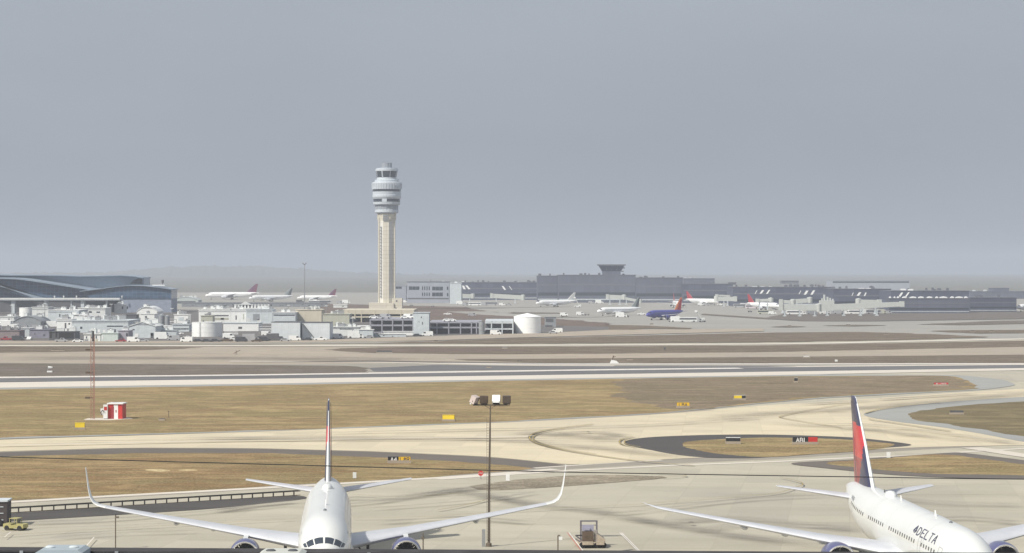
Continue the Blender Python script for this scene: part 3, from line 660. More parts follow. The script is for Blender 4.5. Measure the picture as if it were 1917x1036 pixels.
    cr = MB(); cr.lathe([(r(21.2), H(321)), (r(21.4), H(317.6)), (r(19.6), H(317)), (r(19.8), H(315.4)), (r(10), H(314.6))], 28); cr.build('cab_roof', twhite, root)
    eq = MB(); eq.lathe([(r(9.2), H(315)), (r(9.4), H(305.5))], 12, ph=.2)
    for a in range(12):
        A = 2 * math.pi * a / 12 + .2; eq.bar((math.cos(A) * r(9.3), math.sin(A) * r(9.3), H(315)), (math.cos(A) * r(9.3), math.sin(A) * r(9.3), H(303.6)), .3)
    eq.build('roof_screen', tgrey, root)
    for dx, t in ((-4, 302), (0.5, 300.2), (4, 303)):
        an = MB(); an.bar((r(dx), 0, H(305.5)), (r(dx), 0, H(t)), .22); an.build('antenna', tgrey, root)
    bs = MB(); bs.bx(r(-32), r(14), -r(22), r(20), 0, H(567)); bs.bx(r(11), r(29.5), -r(19), r(20), 0, H(558.5)); bs.build('base_building', tcream, root)
    for (a0, a1, t0, t1) in ((17, 20, 576, 580), (18, 20.5, 562, 565)):
        dd = MB(); dd.bx(r(a0), r(a1), -r(22.3 if a1 < 14 else 19.3), -r(19 if a1 > 14 else 22), H(t1), H(t0)); dd.build('door', darkgrey, root)
control_tower()

# ---- office building with grey panels
d_off = dist(568)
building(762, 841, 528.5, 568, 30, office_wall, 'grey two storey office block with dark window strips right of the control tower', roof='flat', roofmat=slate_roof, units=2,
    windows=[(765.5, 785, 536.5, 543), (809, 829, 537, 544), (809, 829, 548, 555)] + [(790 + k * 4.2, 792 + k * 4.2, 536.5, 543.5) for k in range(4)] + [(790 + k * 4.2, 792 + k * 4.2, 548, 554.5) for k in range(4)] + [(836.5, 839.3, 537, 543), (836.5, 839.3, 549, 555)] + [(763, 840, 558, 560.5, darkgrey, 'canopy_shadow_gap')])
building(842, 863.5, 531, 569, 26, palegrey, 'plain pale grey stair block at the right end of the grey office block', roof='flat', units=1)
building(739, 760, 535.5, 545, 20, office_wall, 'low grey annex between the control tower and the grey office block', d=dist(566), windows=[(741, 752, 537, 541)])

# ---- concourses
def _bands(b, px0, px1, d, yt, yb):
    cxm = b.location.x
    for f0, f1, m in ((.30, .36, slate_roof), (.62, .74, glass), (.86, .90, palegrey)):
        q = MB(); z = lambda f: hz(yt + (yb - yt) * f, d); n = max(1, int((px1 - px0) / 30))
        q.bx(wx(px0 + 1, d) - cxm, wx(px1 - 1, d) - cxm, -.14, .05, z(f1), z(f0)); q.build('facade_band', m, b)
def concourse(px0, px1, yt, yb, depth, m, label, lights=(), top=(), units=8, name='concourse', **k):
    b = building(px0, px1, yt, yb, depth, m, label, 'terminal', name, roofmat=slate_roof, units=units, roofunit_mat=slate_roof, **k)
    d = dist(yb); cxm = b.location.x
    if yb - yt > 26: _bands(b, px0, px1, d, yt, yb)
    for (a0, a1, t0, t1, lean) in lights:     # sloping bright skylights at the roof shoulder
        q = MB(); x0, x1 = wx(a0, d) - cxm, wx(a1, d) - cxm; z1, z0 = hz(t0, d), hz(t1, d); L = lean * d / FPX
        q.add([(x0, -.25, z0), (x1, -.25, z0), (x1 + L, -.25, z1), (x0 + L, -.25, z1), (x0, .4, z0), (x1, .4, z0), (x1 + L, .4, z1), (x0 + L, .4, z1)], [(0, 1, 2, 3), (7, 6, 5, 4), (0, 4, 5, 1), (1, 5, 6, 2), (2, 6, 7, 3), (3, 7, 4, 0)])
        q.build('skylight', skylight, b)
    for (a0, a1, t0, t1) in top:
        q = MB(); x0, x1 = wx(a0, d) - cxm, wx(a1, d) - cxm; q.bx(x0, x1, 1.0, 5.0, hz(t1, d) - .1, hz(t0, d)); q.build('skylight', skylight, b)
    return b
concourse(864, 1007, 529.5, 562, 60, slate, 'long dark slate concourse with slanted white skylights left of the tall central block', 
    lights=[(868, 872, 535, 542, -3.2), (877, 881, 534.5, 542, -6), (944, 947.5, 536, 543, -5), (957.5, 959, 536, 543, -5)],
    top=[(864, 869, 527, 529.6), (922, 931, 528.3, 531), (937, 944, 528.8, 531), (949, 955, 528.8, 530.5), (967, 972, 527.8, 530)], units=12)
concourse(1006, 1045, 517.5, 566.5, 70, slate2, 'tall dark windowless block forming the left wing of the central terminal', units=2)
concourse(1045.3, 1190, 516, 567, 75, slate2, 'tall dark central terminal block carrying the flared ramp tower', units=9, top=[(1120, 1130, 517.2, 518.4), (1150, 1165, 517.2, 518.6)])
concourse(1190.3, 1278, 521, 567, 70, slate2, 'tall dark right wing of the central terminal stepping down a little', units=5)
concourse(1278.5, 1372, 532.5, 567.5, 60, slate, 'dark low concourse just right of the tall central terminal', lights=[], top=[(1306, 1312, 534, 536.6), (1331, 1344, 535, 537.5), (1356, 1370, 536.5, 538.5)], units=9)
concourse(1372.4, 1560, 538.5, 574, 60, slate, 'long dark concourse behind the pale boarding piers', lights=[(1413, 1414.4, 544, 550, 3.5), (1422, 1426, 543.5, 550, 4.5), (1434, 1437, 543, 550.5, 5), (1495, 1496.4, 544.5, 551, 3.5), (1504.5, 1509, 544.5, 552, 4.5), (1517, 1521, 544, 552, 5)], top=[(1408, 1418, 536.5, 538.6), (1424, 1432, 536.6, 538.8), (1440, 1446, 536.6, 538.6), (1512, 1519, 537, 539), (1524, 1531, 537, 539)], units=14)
concourse(1560.4, 1668, 542, 578, 60, slate, 'dark slate concourse between the pale boarding piers and the far big hall', lights=[(1594, 1595.3, 548, 554, 3), (1603.5, 1608, 547.5, 554, 4.5), (1617, 1619.5, 548, 554.5, 3)], top=[(1608, 1619, 539.6, 542.2), (1621, 1631, 539.8, 542.4)], units=6)
concourse(1668.4, 1814, 545.5, 581, 60, slate, 'dark concourse with a row of small white roof units along its lower roof', lights=[(1682, 1686, 548, 555.5, 5), (1694, 1697, 547.5, 556, 6)], top=[(1687, 1696, 541, 543.6), (1701, 1710, 541.5, 544)], units=6)
bl = concourse(1664, 1815, 559.5, 587, 14, slate2, 'low dark front wing with bright white canopies on its roof edge', units=0)
dd_ = dist(587)
for k, (a0, a1) in enumerate([(1665, 1669), (1674, 1677), (1680, 1684), (1690, 1698), (1704, 1716), (1720, 1730), (1736, 1746), (1752, 1757), (1760, 1774), (1780, 1787), (1790, 1803), (1806, 1812)]):
    q = MB(); c = bl.location.x; z = hz(559.2, dd_); x0, x1 = wx(a0, dd_) - c, wx(a1, dd_) - c
    q.prism([(x0, z + .2), (x1, z + .2), (x1 - .3, z + 1.1), ((x0 + x1) / 2, z + 1.5), (x0 + .3, z + 1.1)], .5, 3.5, axis='y'); q.build('roof_canopy', skylight, bl)
concourse(1815.4, 1903, 558, 584.5, 50, slate, 'plain dark low concourse at the right end of the terminal row', units=3)
building(1815, 1960, 546.8, 575, 60, slate2, 'faint grey hall behind the right end of the terminal row', units=4, d=2500)
building(1861, 1889, 540.5, 548, 30, slate2, 'small faint grey roof block on the hall at the far right', d=2502, base_z=hz(549, 2502))
building(1558, 1703, 525.5, 545, 60, office_wall, 'wide flat roofed hall fading in the haze behind the right concourses', d=3100, windows=[(1559, 1702, 527, 530)])
building(1280, 1338, 522.5, 535, 40, slate2, 'faded stepped grey building behind the concourse right of the central terminal', d=2700, units=5)
building(1365, 1378, 530, 535, 12, slate_roof, 'small dark plant room on the roof of the low concourse', d=2230, base_z=hz(533.5, 2230))
building(1464, 1495, 526.8, 530.6, 20, slate_roof, 'thin grey roof slab floating in the haze behind the dark concourse', name='hazy_roof', d=2650, base_z=hz(531.4, 2650))
def flared_tower():
    d = dist(567) + 24; H = lambda y: hz(y, d); r = lambda p: p * d / FPX
    root = empty('ramp_tower', (wx(1144.5, d), d, H(518)), 0, 'flared dark ramp control tower on top of the central terminal', 'tower')
    z0 = H(518)
    def fr(w0, w1, ya, yb, m, nm):
        b = MB(); b.add([(-w0, -w0 * .7, H(ya) - z0), (w0, -w0 * .7, H(ya) - z0), (w0, w0 * .7, H(ya) - z0), (-w0, w0 * .7, H(ya) - z0), (-w1, -w1 * .7, H(yb) - z0), (w1, -w1 * .7, H(yb) - z0), (w1, w1 * .7, H(yb) - z0), (-w1, w1 * .7, H(yb) - z0)], [(0, 1, 2, 3), (4, 5, 6, 7), (0, 1, 5, 4), (1, 2, 6, 5), (2, 3, 7, 6), (3, 0, 4, 7)]); return b.build(nm, m, root)
    fr(r(16.5), r(17), 518.4, 508, slate2, 'stem'); fr(r(17.3), r(24), 508, 497.5, slate, 'cab'); fr(r(26.2), r(26.2), 497.4, 495.2, slate_roof, 'roof')
    for k in range(5):
        q = MB(); q.bar((r(-18 + k * 9), -r(12.4), H(507) - z0), (r(-23 + k * 11.5), -r(16.8), H(498) - z0), .35); q.build('mullion', slate_roof, root)
    a = MB(); a.bar((0, 0, H(496) - z0), (0, 0, H(494) - z0), .3); a.build('antenna', slate_roof, root)
    st = MB(); st.bx(r(18), r(25), -r(3), r(3), H(503) - z0, H(501) - z0); st.bx(r(18), r(23), -r(3), r(3), H(509) - z0, H(507.5) - z0); st.build('balcony', slate_roof, root)
flared_tower()

# ---- glazed international terminal at the left, with swept roofs
def intl_terminal():
    d = dist(586); cx = wx(160, d); X = lambda p: wx(p, d) - cx; Z = lambda y: hz(y, d)
    root = empty('glass_terminal', (cx, d, 0), 0, 'blue glass terminal with sweeping curved roofs at the left edge', 'terminal')
    tg = M('terminal_roof_metal', (0.29, 0.36, 0.44), 0.4, 0.3, var=0.1)
    tw = M('terminal_lower_wall', (0.24, 0.28, 0.36), 0.6, var=0.15)
    def curtain(top, bot, y0, y1, m, nm):
        b = MB(); n = len(top); vs = [(X(a), y0, Z(t)) for a, t in top] + [(X(a), y0, Z(t)) for a, t in bot] + [(X(a), y1, Z(t)) for a, t in top] + [(X(a), y1, Z(t)) for a, t in bot]
        fs = []
        for i in range(n - 1):
            fs += [(i, i + 1, n + i + 1, n + i), (2 * n + i, 2 * n + i + 1, 3 * n + i + 1, 3 * n + i), (i, i + 1, 2 * n + i + 1, 2 * n + i), (n + i, n + i + 1, 3 * n + i + 1, 3 * n + i)]
        fs += [(0, n, 3 * n, 2 * n), (n - 1, 2 * n - 1, 4 * n - 1, 3 * n - 1)]
        b.add(vs, fs); return b.build(nm, m, root)
    # rear hall
    T = [(-120, 512), (0, 515), (40, 515), (92, 515.5), (130, 517), (160, 516.5), (210, 515.5), (235, 517), (251, 520)]
    curtain([(a, t + 1.2) for a, t in T], [(a, 545) for a, t in T], 45, 75, tg, 'rear_hall_wall')
    curtain(T, [(a, t + 1.6) for a, t in T], 38, 80, tg, 'rear_roof')
    b = MB(); b.prism([(X(225), Z(532)), (X(247), Z(532)), (X(248), Z(522)), (X(240), Z(522)), (X(231), Z(526))], 44.5, 46, axis='y'); b.build('rear_window', glass, root)
    b = MB(); b.bx(X(160), X(190), 39, 41, Z(517.6), Z(516.2)); b.build('skylight', skylight, root)
    # middle swept roof and glass
    n = 24; T = []
    for k in range(n + 1):
        a = -120 + (205 + 120) * k / n
        T.append((a, 520 + 4.5 * math.sin(max(0, a) / 205 * math.pi / 2) + max(0, (a - 30)) ** 1.15 * 0.060))
    T = [(a, min(t, 541)) for a, t in T]
    curtain([(a, t + 1.6) for a, t in T], [(a, 558.5) for a, t in T], 12, 40, blueglass, 'glass_wall')
    curtain(T, [(a, t + 2.6) for a, t in T], 6, 44, tg, 'swept_roof')
    b = MB(); b.add([(X(-60), 5, Z(515)), (X(-60), 5, Z(522)), (X(78), 5, Z(558)), (X(60), 5, Z(558)), (X(-60), 9, Z(515)), (X(-60), 9, Z(522)), (X(78), 9, Z(558)), (X(60), 9, Z(558))], [(0, 1, 2, 3), (7, 6, 5, 4), (0, 4, 5, 1), (1, 5, 6, 2), (2, 6, 7, 3), (3, 7, 4, 0)]); b.build('roof_slope', tg, root)
    # front glazed wing
    T = [(165, 553), (185, 547), (200, 542.5), (220, 537), (240, 535.4), (270, 536), (300, 539), (320.5, 542.5)]
    curtain([(a, t + .8) for a, t in T], [(a, 559.5) for a, t in T], 0, 30, blueglass, 'front_glass_wall')
    T2 = [(150, 545), (185, 541), (220, 536), (240, 534.2), (270, 534.8), (300, 538), (322, 541.5)]
    curtain(T2, [(a, t + 1.2) for a, t in T2], -2, 34, tg, 'front_roof')
    b = MB(); b.bx(X(285), X(308), 1, 12, Z(535.2), Z(533.6)); b.build('skylight', skylight, root)
    b = MB(); b.bx(X(228), X(320.5), 0.5, 30, -.1, Z(559.5)); b.build('lower_wall', tw, root)
    b = MB(); b.bx(X(-120), X(228), 14, 30, -.1, Z(559)); b.build('ground_floor', darkgrey, root)
    for p in (104, 121, 145, 230):
        q = MB(); q.lathe([(.5, 0), (.5, .8), (.2, 1.3)], 8, (X(p), -3.5, Z(557))); q.bx(X(p) - .2, X(p) + .2, -3.9, -3.1, Z(559.5), Z(557)); q.build('vent', offwhite, root)
    b = MB(); b.bar((X(299), 14, Z(536)), (X(299), 14, Z(524)), .5); b.lathe([(.9, 0), (.9, 2)], 8, (X(299), 14, Z(530))); b.build('antenna', darkgrey, root)
intl_terminal()
def viaduct():
    d = dist(588) - 6; cx = wx(100, d); X = lambda p: wx(p, d) - cx; Z = lambda y: hz(y, d)
    root = empty('elevated_road', (cx, d, 0), 0, 'pale elevated roadway on thick square piers in front of the glass terminal', 'viaduct')
    b = MB(); b.bx(X(-130), X(226), -4, 6, Z(562.8), Z(559.4)); b.build('deck', palegrey, root)
    b = MB(); b.bx(X(-130), X(226), -4.3, -4.02, Z(561.2), Z(557.9)); b.build('parapet', offwhite, root)
    for p in (-60, -20, 25.5, 86.5, 134.5, 155.5, 200):
        w = 3.2 if p not in (134.5, 200) else 1.0
        q = MB(); q.bx(X(p - w), X(p + w), -2.5, 2.5, -.1, Z(562.8)); q.build('pier', palegrey, root)
viaduct()

# ---- parking decks below the tower
deckmat = M('deck_lavender_grey', (0.30, 0.31, 0.36), .7, var=.12, streak=.3)
def deck(px0, px1, yb, levels, cols, label, depth=45, m=offwhite, top=None, topcars=False):
    d = dist(yb); cxm = (wx(px0, d) + wx(px1, d)) / 2
    root = empty('parking_deck', (cxm, d, 0), 0, label, 'parking deck')
    X = lambda p: wx(p, d) - cxm; Z = lambda y: hz(y, d)
    for (ya, yb_) in levels:
        b = MB(); b.bx(X(px0), X(px1), -.2, depth, Z(yb_), Z(ya)); b.build('floor_slab', m, root)
    for p in cols:
        b = MB(); b.bx(X(p) - .28, X(p) + .28, -.35, .25, -.1, Z(levels[0][0])); b.build('column', m, root)
    b = MB(); b.bx(X(px0) + .3, X(px1) - .3, 2.5, depth - 1, -.1, Z(levels[0][1])); b.build('interior_shade', darkgrey, root)  # solid dark block stands in for the unlit inside of the deck
    return root
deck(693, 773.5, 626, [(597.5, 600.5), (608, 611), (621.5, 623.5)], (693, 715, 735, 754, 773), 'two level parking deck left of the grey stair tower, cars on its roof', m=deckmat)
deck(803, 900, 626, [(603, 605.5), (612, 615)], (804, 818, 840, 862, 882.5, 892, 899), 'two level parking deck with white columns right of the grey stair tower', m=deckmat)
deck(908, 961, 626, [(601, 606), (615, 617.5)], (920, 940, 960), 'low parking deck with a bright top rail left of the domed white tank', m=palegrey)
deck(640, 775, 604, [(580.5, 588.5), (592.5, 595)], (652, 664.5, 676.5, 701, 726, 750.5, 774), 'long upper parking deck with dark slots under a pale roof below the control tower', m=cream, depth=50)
building(773.7, 803, 586, 628, 14, palegrey, 'grey windowless stair tower between the two parking decks', name='stair_tower', windows=[(788, 789.5, 593, 596), (790, 791.5, 603, 608, darkgrey, 'vent'), (784, 785, 602, 604)])
r_ = tank(896, 907, 601, 627.5, 'grey round stair drum at the right end of the middle parking deck', m=midgrey, cone=.04, ladder=False, group='grey stair drums', name='stair_drum'); r_['category'] = 'stair drum'
building(1020, 1041, 594.5, 613, 8, midgrey, 'small open grey frame building right of the domed white tank', windows=[(1022, 1036, 597, 603, darkgrey, 'opening'), (1020.5, 1034, 609, 612, darkgrey, 'opening')])

# ---- tanks and sheds of the fuel and freight yard
tank(962, 1013, 587, 625.5, 'bright white domed storage tank right of the parking decks', m=M('bright_tank_white', (0.86, 0.89, 0.90), .45, var=.03), cone=.18, ladder=False)
tank(355.5, 412.5, 603, 632, 'wide plain white storage tank at the runway edge of the yard', cone=.05)
B0 = building
B0(418, 484, 605.5, 621, 18, white, 'low wide white block with a dark hatch behind the yard road', roofmat=palegrey, windows=[(446, 453, 612, 616, darkgrey, 'hatch')])
B0(508, 561.5, 604, 637, 20, M('pale_blue_white', (0.60, 0.65, 0.68), .6, streak=.3, var=.08), 'tall pale blue white storage block left of the one with a diagonal stair', roofmat=darkgrey, overhang=.1)
st_ = B0(565.5, 617, 605, 636.5, 20, M('pale_blue_white_block', (0.62, 0.67, 0.70), .6, streak=.3, var=.08), 'tall pale blue white storage block with a dark diagonal stair', roofmat=darkgrey, overhang=.1)
q = MB(); q.bar((-5.6, -.5, 7.0), (-.8, -.5, .9), .5, .3); q.build('stair', darkgrey, st_)
tank(33.5, 60, 576, 600, 'round pale tank beside the long flat shed near the elevated road', cone=.03, ladder=False)
tank(296, 307, 588, 610, 'left one of two slim grey silos', m=midgrey, cone=.15, ladder=False, group='grey silos', name='silo')
tank(308, 317, 590, 610, 'right one of two slim grey silos', m=midgrey, cone=.15, ladder=False, group='grey silos', name='silo')
def B(px0, px1, yt, yb, depth, m, label, cat='shed', name='shed', units=0, windows=(), **k):
    rnd = random.Random(int(px0 * 13 + yb)); w = px1 - px0; wl = list(windows)
    if not wl and m not in (cream,) and w > 20 and k.get('roof', 'flat') == 'flat' and 'base_z' not in k:
        for _ in range(int(w / 14)):
            x = px0 + 2 + rnd.random() * (w - 8); t = yt + (yb - yt) * rnd.uniform(.25, .6); wl.append((x, x + rnd.uniform(1.5, 4), t, t + (yb - yt) * .22, darkgrey, 'opening'))
    if w > 26 and yb - yt > 11 and m in (white, offwhite, palegrey) and 'base_z' not in k:
        n_ = int(w / 9); H_ = yb - yt
        for i_ in range(n_):
            if rnd.random() < .45:
                x = px0 + 1 + i_ * w / n_; wl.append((x, x + w / n_ * rnd.uniform(.3, .85), yb - H_ * rnd.uniform(.25, .4), yb - .3, rnd.choice((midgrey, darkgrey, offwhite, white, creamgreen)), 'loading_door'))
        wl.append((px0 + .5, px1 - .5, yt + H_ * .12, yt + H_ * .17, midgrey, 'eaves_band'))
    return building(px0, px1, yt, yb, depth, m, label, cat, name, units=(units + int(w / 9)) if 'base_z' not in k and yb - yt > 11.5 and name != 'trailer' else 0, windows=wl, roofmat=k.pop('roofmat', white if rnd.random() < .55 and m in (white, offwhite, palegrey) else None), **k)
B(60, 90, 576, 602, 16, offwhite, 'plain pale shed joined to the round pale tank', 'shed', 'shed', units=2)
B(90, 147, 581.5, 605, 30, palegrey, 'long grey shed right of the round pale tank', 'shed', 'shed', units=4)
B(91, 103, 577.5, 581, 10, white, 'small white canopy on a post above the grey shed', 'canopy', 'canopy', d=dist(601), base_z=hz(581, dist(601)))
B(146, 197, 577.5, 597, 22, offwhite, 'white shed with a row of small dark windows below the elevated road', 'shed', 'shed', units=5, windows=[(150, 153, 584, 586.5), (156.5, 160.5, 583.5, 586.5), (166, 172, 583, 586), (180.5, 187, 583.5, 586)])
B(125, 168, 588.5, 606, 20, white, 'white shed with a rounded roof behind the long ribbed warehouse', 'shed', 'shed', roof='curved')
B(106, 134, 598.5, 622, 24, white, 'white block with a dark door at the left end of the long warehouse', 'shed', 'shed', units=3, windows=[(121, 124, 605, 615, darkgrey, 'door'), (128, 131, 605, 608)])
B(134.3, 240, 601, 624, 36, palegrey, 'long grey warehouse in the middle of the left yard', 'warehouse', 'warehouse', units=7, windows=[(150, 154, 612, 616), (200, 230, 610, 612)])
B(157, 188, 626, 640, 10, offwhite, 'row of white cabins behind the lattice mast', 'cabin', 'cabin', windows=[(161, 163, 630, 634), (171, 173, 630, 634), (179, 181, 629, 634)])
B(189, 220.5, 624.5, 640, 10, M('pale_aqua_wall', (0.50, 0.58, 0.57), .6, streak=.3), 'pale aqua cabin right of the lattice mast', 'cabin', 'cabin', windows=[(191, 193.5, 628, 636, offwhite, 'door')])
B(221, 240, 620, 639.5, 12, M('mauve_grey_wall', (0.33, 0.32, 0.38), .7, streak=.4), 'mauve grey shed right of the pale aqua cabin', 'shed', 'shed', windows=[(236, 239, 624, 630)])
B(241, 291, 603.5, 634, 24, palegrey, 'pale grey gabled shed with a small dark vent below the white tent roof', 'shed', 'shed', roof='gable', roofmat=offwhite, windows=[(248, 252, 616.5, 618.5), (282, 286, 624, 629, darkgrey, 'door')])
B(263, 289, 588.5, 606, 14, white, 'white block with one small dark opening below the tent roof', 'shed', 'shed', windows=[(271.5, 275, 592, 595.5)])
B(256, 294, 574, 596, 26, white, 'bright white tent roofed hall in front of the glass terminal', 'hall', 'hall', roof='curved')
B(214, 232, 571, 588, 12, offwhite, 'white plant house with small openings left of the tent roof', 'plant house', 'plant_house', units=3, windows=[(228, 231, 574, 579), (237, 240, 574, 579)])
B(232.5, 246, 573, 585, 12, white, 'small white plant room touching the plant house', 'plant room', 'plant_room', units=1)
B(236, 255, 590, 601, 10, darkgrey, 'dark open shed below the white plant house', 'shed', 'shed')
B(326, 352, 590, 606, 12, white, 'white box building with a dark door left of the wide white tank', 'building', 'building', units=4, windows=[(334, 344, 594, 601, palegrey, 'panel'), (348.5, 351, 597, 600)])
B(290, 322, 611.5, 622, 14, white, 'long low white roof band right of the gabled shed', 'shed', 'shed')
B(322.4, 354, 608, 622, 14, palegrey, 'low grey and white shed touching the wide white tank', 'shed', 'shed', windows=[(324, 353, 615, 617)])
B(288, 330, 619, 632, 8, palegrey, 'pale flat roof with a round vent in front of the low sheds', 'shed', 'shed', units=2, windows=[(300, 303, 624, 626.5)])
B(372, 432, 580, 606, 22, white, 'long white plant building with a dark canopy line above the wide tank', 'plant building', 'plant_building', units=6, windows=[(395, 428, 590, 592.3, darkgrey, 'canopy'), (398, 428, 595, 599, creamgreen, 'panel')])
B(376, 398, 592, 607, 10, creamgreen, 'small greenish building behind the wide white tank', 'building', 'building', units=2)
B(461, 510, 580, 607, 18, palegrey, 'pale process hall with a dark square door', 'hall', 'hall', windows=[(473.5, 486, 588, 600, midgrey, 'door')])
B(432.3, 461, 580, 606, 18, white, 'bright white wing left of the pale process hall', 'hall', 'hall', windows=[(441, 443, 591, 599), (455, 457, 588, 598, creamgreen, 'panel')])
def fin_house():
    d = dist(604) ; cx = wx(470, d); X = lambda p: wx(p, d) - cx; Z = lambda y: hz(y, d)
    root = empty('cooling_unit', (cx, d + 1, Z(580)), 0, 'row of white upright fins on top of the process hall', 'cooling unit'); z0 = Z(580)
    b = MB(); b.bx(X(433), X(505), 6, 12, .3, Z(571) - z0); b.build('casing', darkgrey, root)
    b = MB(); b.bx(X(433), X(508), 0, 13, .25, 1.0); b.build('base', offwhite, root)
    for k in range(11):
        q = MB(); p = 438 + k * 6.2; q.bx(X(p), X(p + 3.2), .5, 6, .9, Z(571) - z0); q.bx(X(p) - .1, X(p + 3.4), .3, 5, Z(571) - z0, Z(570.3) - z0); q.build('fin', white, root)
    b = MB(); b.prism([(X(448), Z(571) - z0), (X(470), Z(571) - z0), (X(458), Z(565) - z0)], .2, 5, axis='y'); b.build('gable', offwhite, root)
fin_house()
B(510.4, 553, 585.5, 607, 16, palegrey, 'flat grey roofed sheds left of the cream building', 'shed', 'shed', units=2, windows=[(512, 552, 590, 591.5)])
B(553.5, 602, 581, 606, 24, cream, 'plain cream building behind the white tanks', 'building', 'building')
B(604, 654, 589, 615, 20, creamgreen, 'grey green building with dark slots left of the parking deck', 'building', 'building', windows=[(654.5, 668, 598, 603.5), (654.5, 668, 607, 610)])
B(619, 672, 613, 630, 12, offwhite, 'low white yard office with a thin dark window line right of the white tanks', 'yard office', 'yard_office', units=3, windows=[(619.5, 628, 612.5, 614), (636, 662, 615.5, 617), (619.5, 621.5, 619, 624)])
B(640, 712, 611.5, 622, 16, white, 'long thin white roof in front of the left parking deck', 'shed', 'shed')
B(672.4, 698, 618, 633, 8, palegrey, 'low grey shed with a dark door at the end of the yard office', 'shed', 'shed', windows=[(670, 673, 621, 625)])
B(718, 773, 621.3, 629, 3.2, white, 'long bright white trailer van below the left parking deck', 'trailer', 'trailer')
B(700, 760, 626, 632, 3.0, palegrey, 'long dull grey trailer in front of the bright white one', 'trailer', 'trailer')
B(0, 26, 593.5, 606, 18, offwhite, 'pale flat roof at the left edge below the elevated road', 'shed', 'shed')
B(-30, 24, 601, 612, 16, white, 'white flat roof at the left edge, nearer than the other', 'shed', 'shed')
B(26, 76, 592, 614, 26, midgrey, 'grey barrel roofed shed near the left edge', 'shed', 'shed', roof='curved', roofmat=midgrey)
B(37, 55, 615, 632, 10, palegrey, 'small pale box building by the left yard road', 'building', 'building')
B(-40, 36, 619.5, 634, 12, M('brownish_roof', (0.24, 0.20, 0.21), .8, var=.2), 'dull brown low shed at the left edge of the yard', 'shed', 'shed')
B(56, 92, 618, 634, 14, M('violet_grey_wall', (0.22, 0.22, 0.28), .7, var=.2), 'violet grey shed behind the dark lean to', 'shed', 'shed', units=2)
B(92, 140, 622, 638, 12, darkgrey, 'dark lean to shed left of the white cabins', 'shed', 'shed', windows=[(93, 97, 620, 633, black, 'door'), (104, 107, 620, 632, black, 'door'), (110, 138, 624, 634, black, 'opening')])
B(624, 650, 571, 577, 4, offwhite, 'pale trailer parked above the upper parking deck', 'trailer', 'trailer')
B(322, 371, 556, 570, 24, M('ramp_canopy', (0.42, 0.47, 0.47), .6, var=.1), 'wide pale canopy roof at the right end of the glass terminal', 'canopy', 'canopy', roof='curved', roofmat=M('ramp_canopy_roof', (0.45, 0.49, 0.49), .6, var=.1), windows=[(323, 366, 564, 568.5, darkgrey, 'opening')])
B(340, 612, 567.5, 575, 6, M('retaining_wall', (0.20, 0.215, 0.24), .8, var=.25), 'long dark retaining wall below the far aircraft stands', 'retaining wall', 'retaining_wall')
B(480, 505, 570, 575, 5, darkgrey, 'dark low shed on the retaining wall', 'shed', 'shed', d=dist(574.5))

# ---- boarding piers (pale raised tunnels) 
def jet_bridge(p0, p1, y0, y1, yg, h0, label, m=None, legs=(0.25, 0.85), taper=0.0, cab=True):
    """tunnel from pixel p0 to p1, top rows y0..y1, standing on the ground at row yg"""
    m = m or bridgem; d = dist(yg); a = (wx(p0, d), d, hz(y0, d)); b = (wx(p1, d), d, hz(y1, d)); hh = h0 * d / FPX
    root = empty('jet_bridge', ((a[0] + b[0]) / 2, d, 0), 0, label, 'jet bridge', 'boarding bridges at the far gates'); cxm = root.location.x
    t = MB(); ax, bx_ = a[0] - cxm, b[0] - cxm
    t.add([(ax, -1.6, a[2]), (ax, 1.6, a[2]), (ax, 1.6, a[2] - hh), (ax, -1.6, a[2] - hh), (bx_, -1.6, b[2]), (bx_, 1.6, b[2]), (bx_, 1.6, b[2] - hh * (1 - taper)), (bx_, -1.6, b[2] - hh * (1 - taper))], [(0, 1, 2, 3), (7, 6, 5, 4), (0, 4, 5, 1), (1, 5, 6, 2), (2, 6, 7, 3), (3, 7, 4, 0)])
    t.build('tunnel', m, root)
    for k in legs:
        x = ax + (bx_ - ax) * k; zt = a[2] + (b[2] - a[2]) * k - hh
        if zt > .3:
            l = MB(); l.bx(x - .35, x + .35, -1.4, -.8, -.1, zt); l.bx(x - .35, x + .35, .8, 1.4, -.1, zt); l.bx(x - 1.0, x + 1.0, -1.5, 1.5, .2, .8); l.build('leg', palegrey, root)
    if cab:
        c = MB(); sgn = 1 if bx_ > ax else -1; c.bx(bx_ - 1.2, bx_ + 1.5 * sgn if sgn > 0 else bx_ + 1.2, -2.1, 2.1, b[2] - hh * (1 - taper) - .3, b[2] + .35); c.build('cab', m, root)
    r = MB(); r.lathe([(2.0, a[2] - hh - .4), (2.0, a[2] + .4), (0.1, a[2] + .9)], 12, (ax, 0, 0)); r.build('rotunda', m, root)
    return root
bridgem = M('bridge_pale_green', (0.50, 0.53, 0.51), 0.6, var=0.08, streak=0.3)
jet_bridge(1532, 1462, 571, 569.5, 593, 11, 'thick pale boarding bridge left half of the front pier', legs=(.1, .5, .9))
jet_bridge(1533, 1688, 570.5, 565.5, 592, 12, 'longest pale boarding bridge tapering to the right', legs=(.1, .3, .5, .7), taper=.3)
jet_bridge(1607, 1646, 561, 562, 589, 9, 'short pale bridge box standing above the tapering one', legs=(.2, .8))
jet_bridge(1516, 1484, 558.5, 561, 586, 8, 'pale bridge behind the front pier, right of the white nose', legs=(.5,))
jet_bridge(1484, 1462, 563, 561.5, 587, 6, 'small pale bridge end just behind the front pier')
jet_bridge(1443, 1418, 559.5, 560.5, 584, 5, 'small pale bridge left of the front pier')
jet_bridge(979, 920, 553.5, 550, 568.5, 8, 'pale sloping boarding bridge in front of the left concourse')
jet_bridge(885, 862, 551.5, 550, 567.5, 7, 'pale boarding bridge at the foot of the grey stair block')
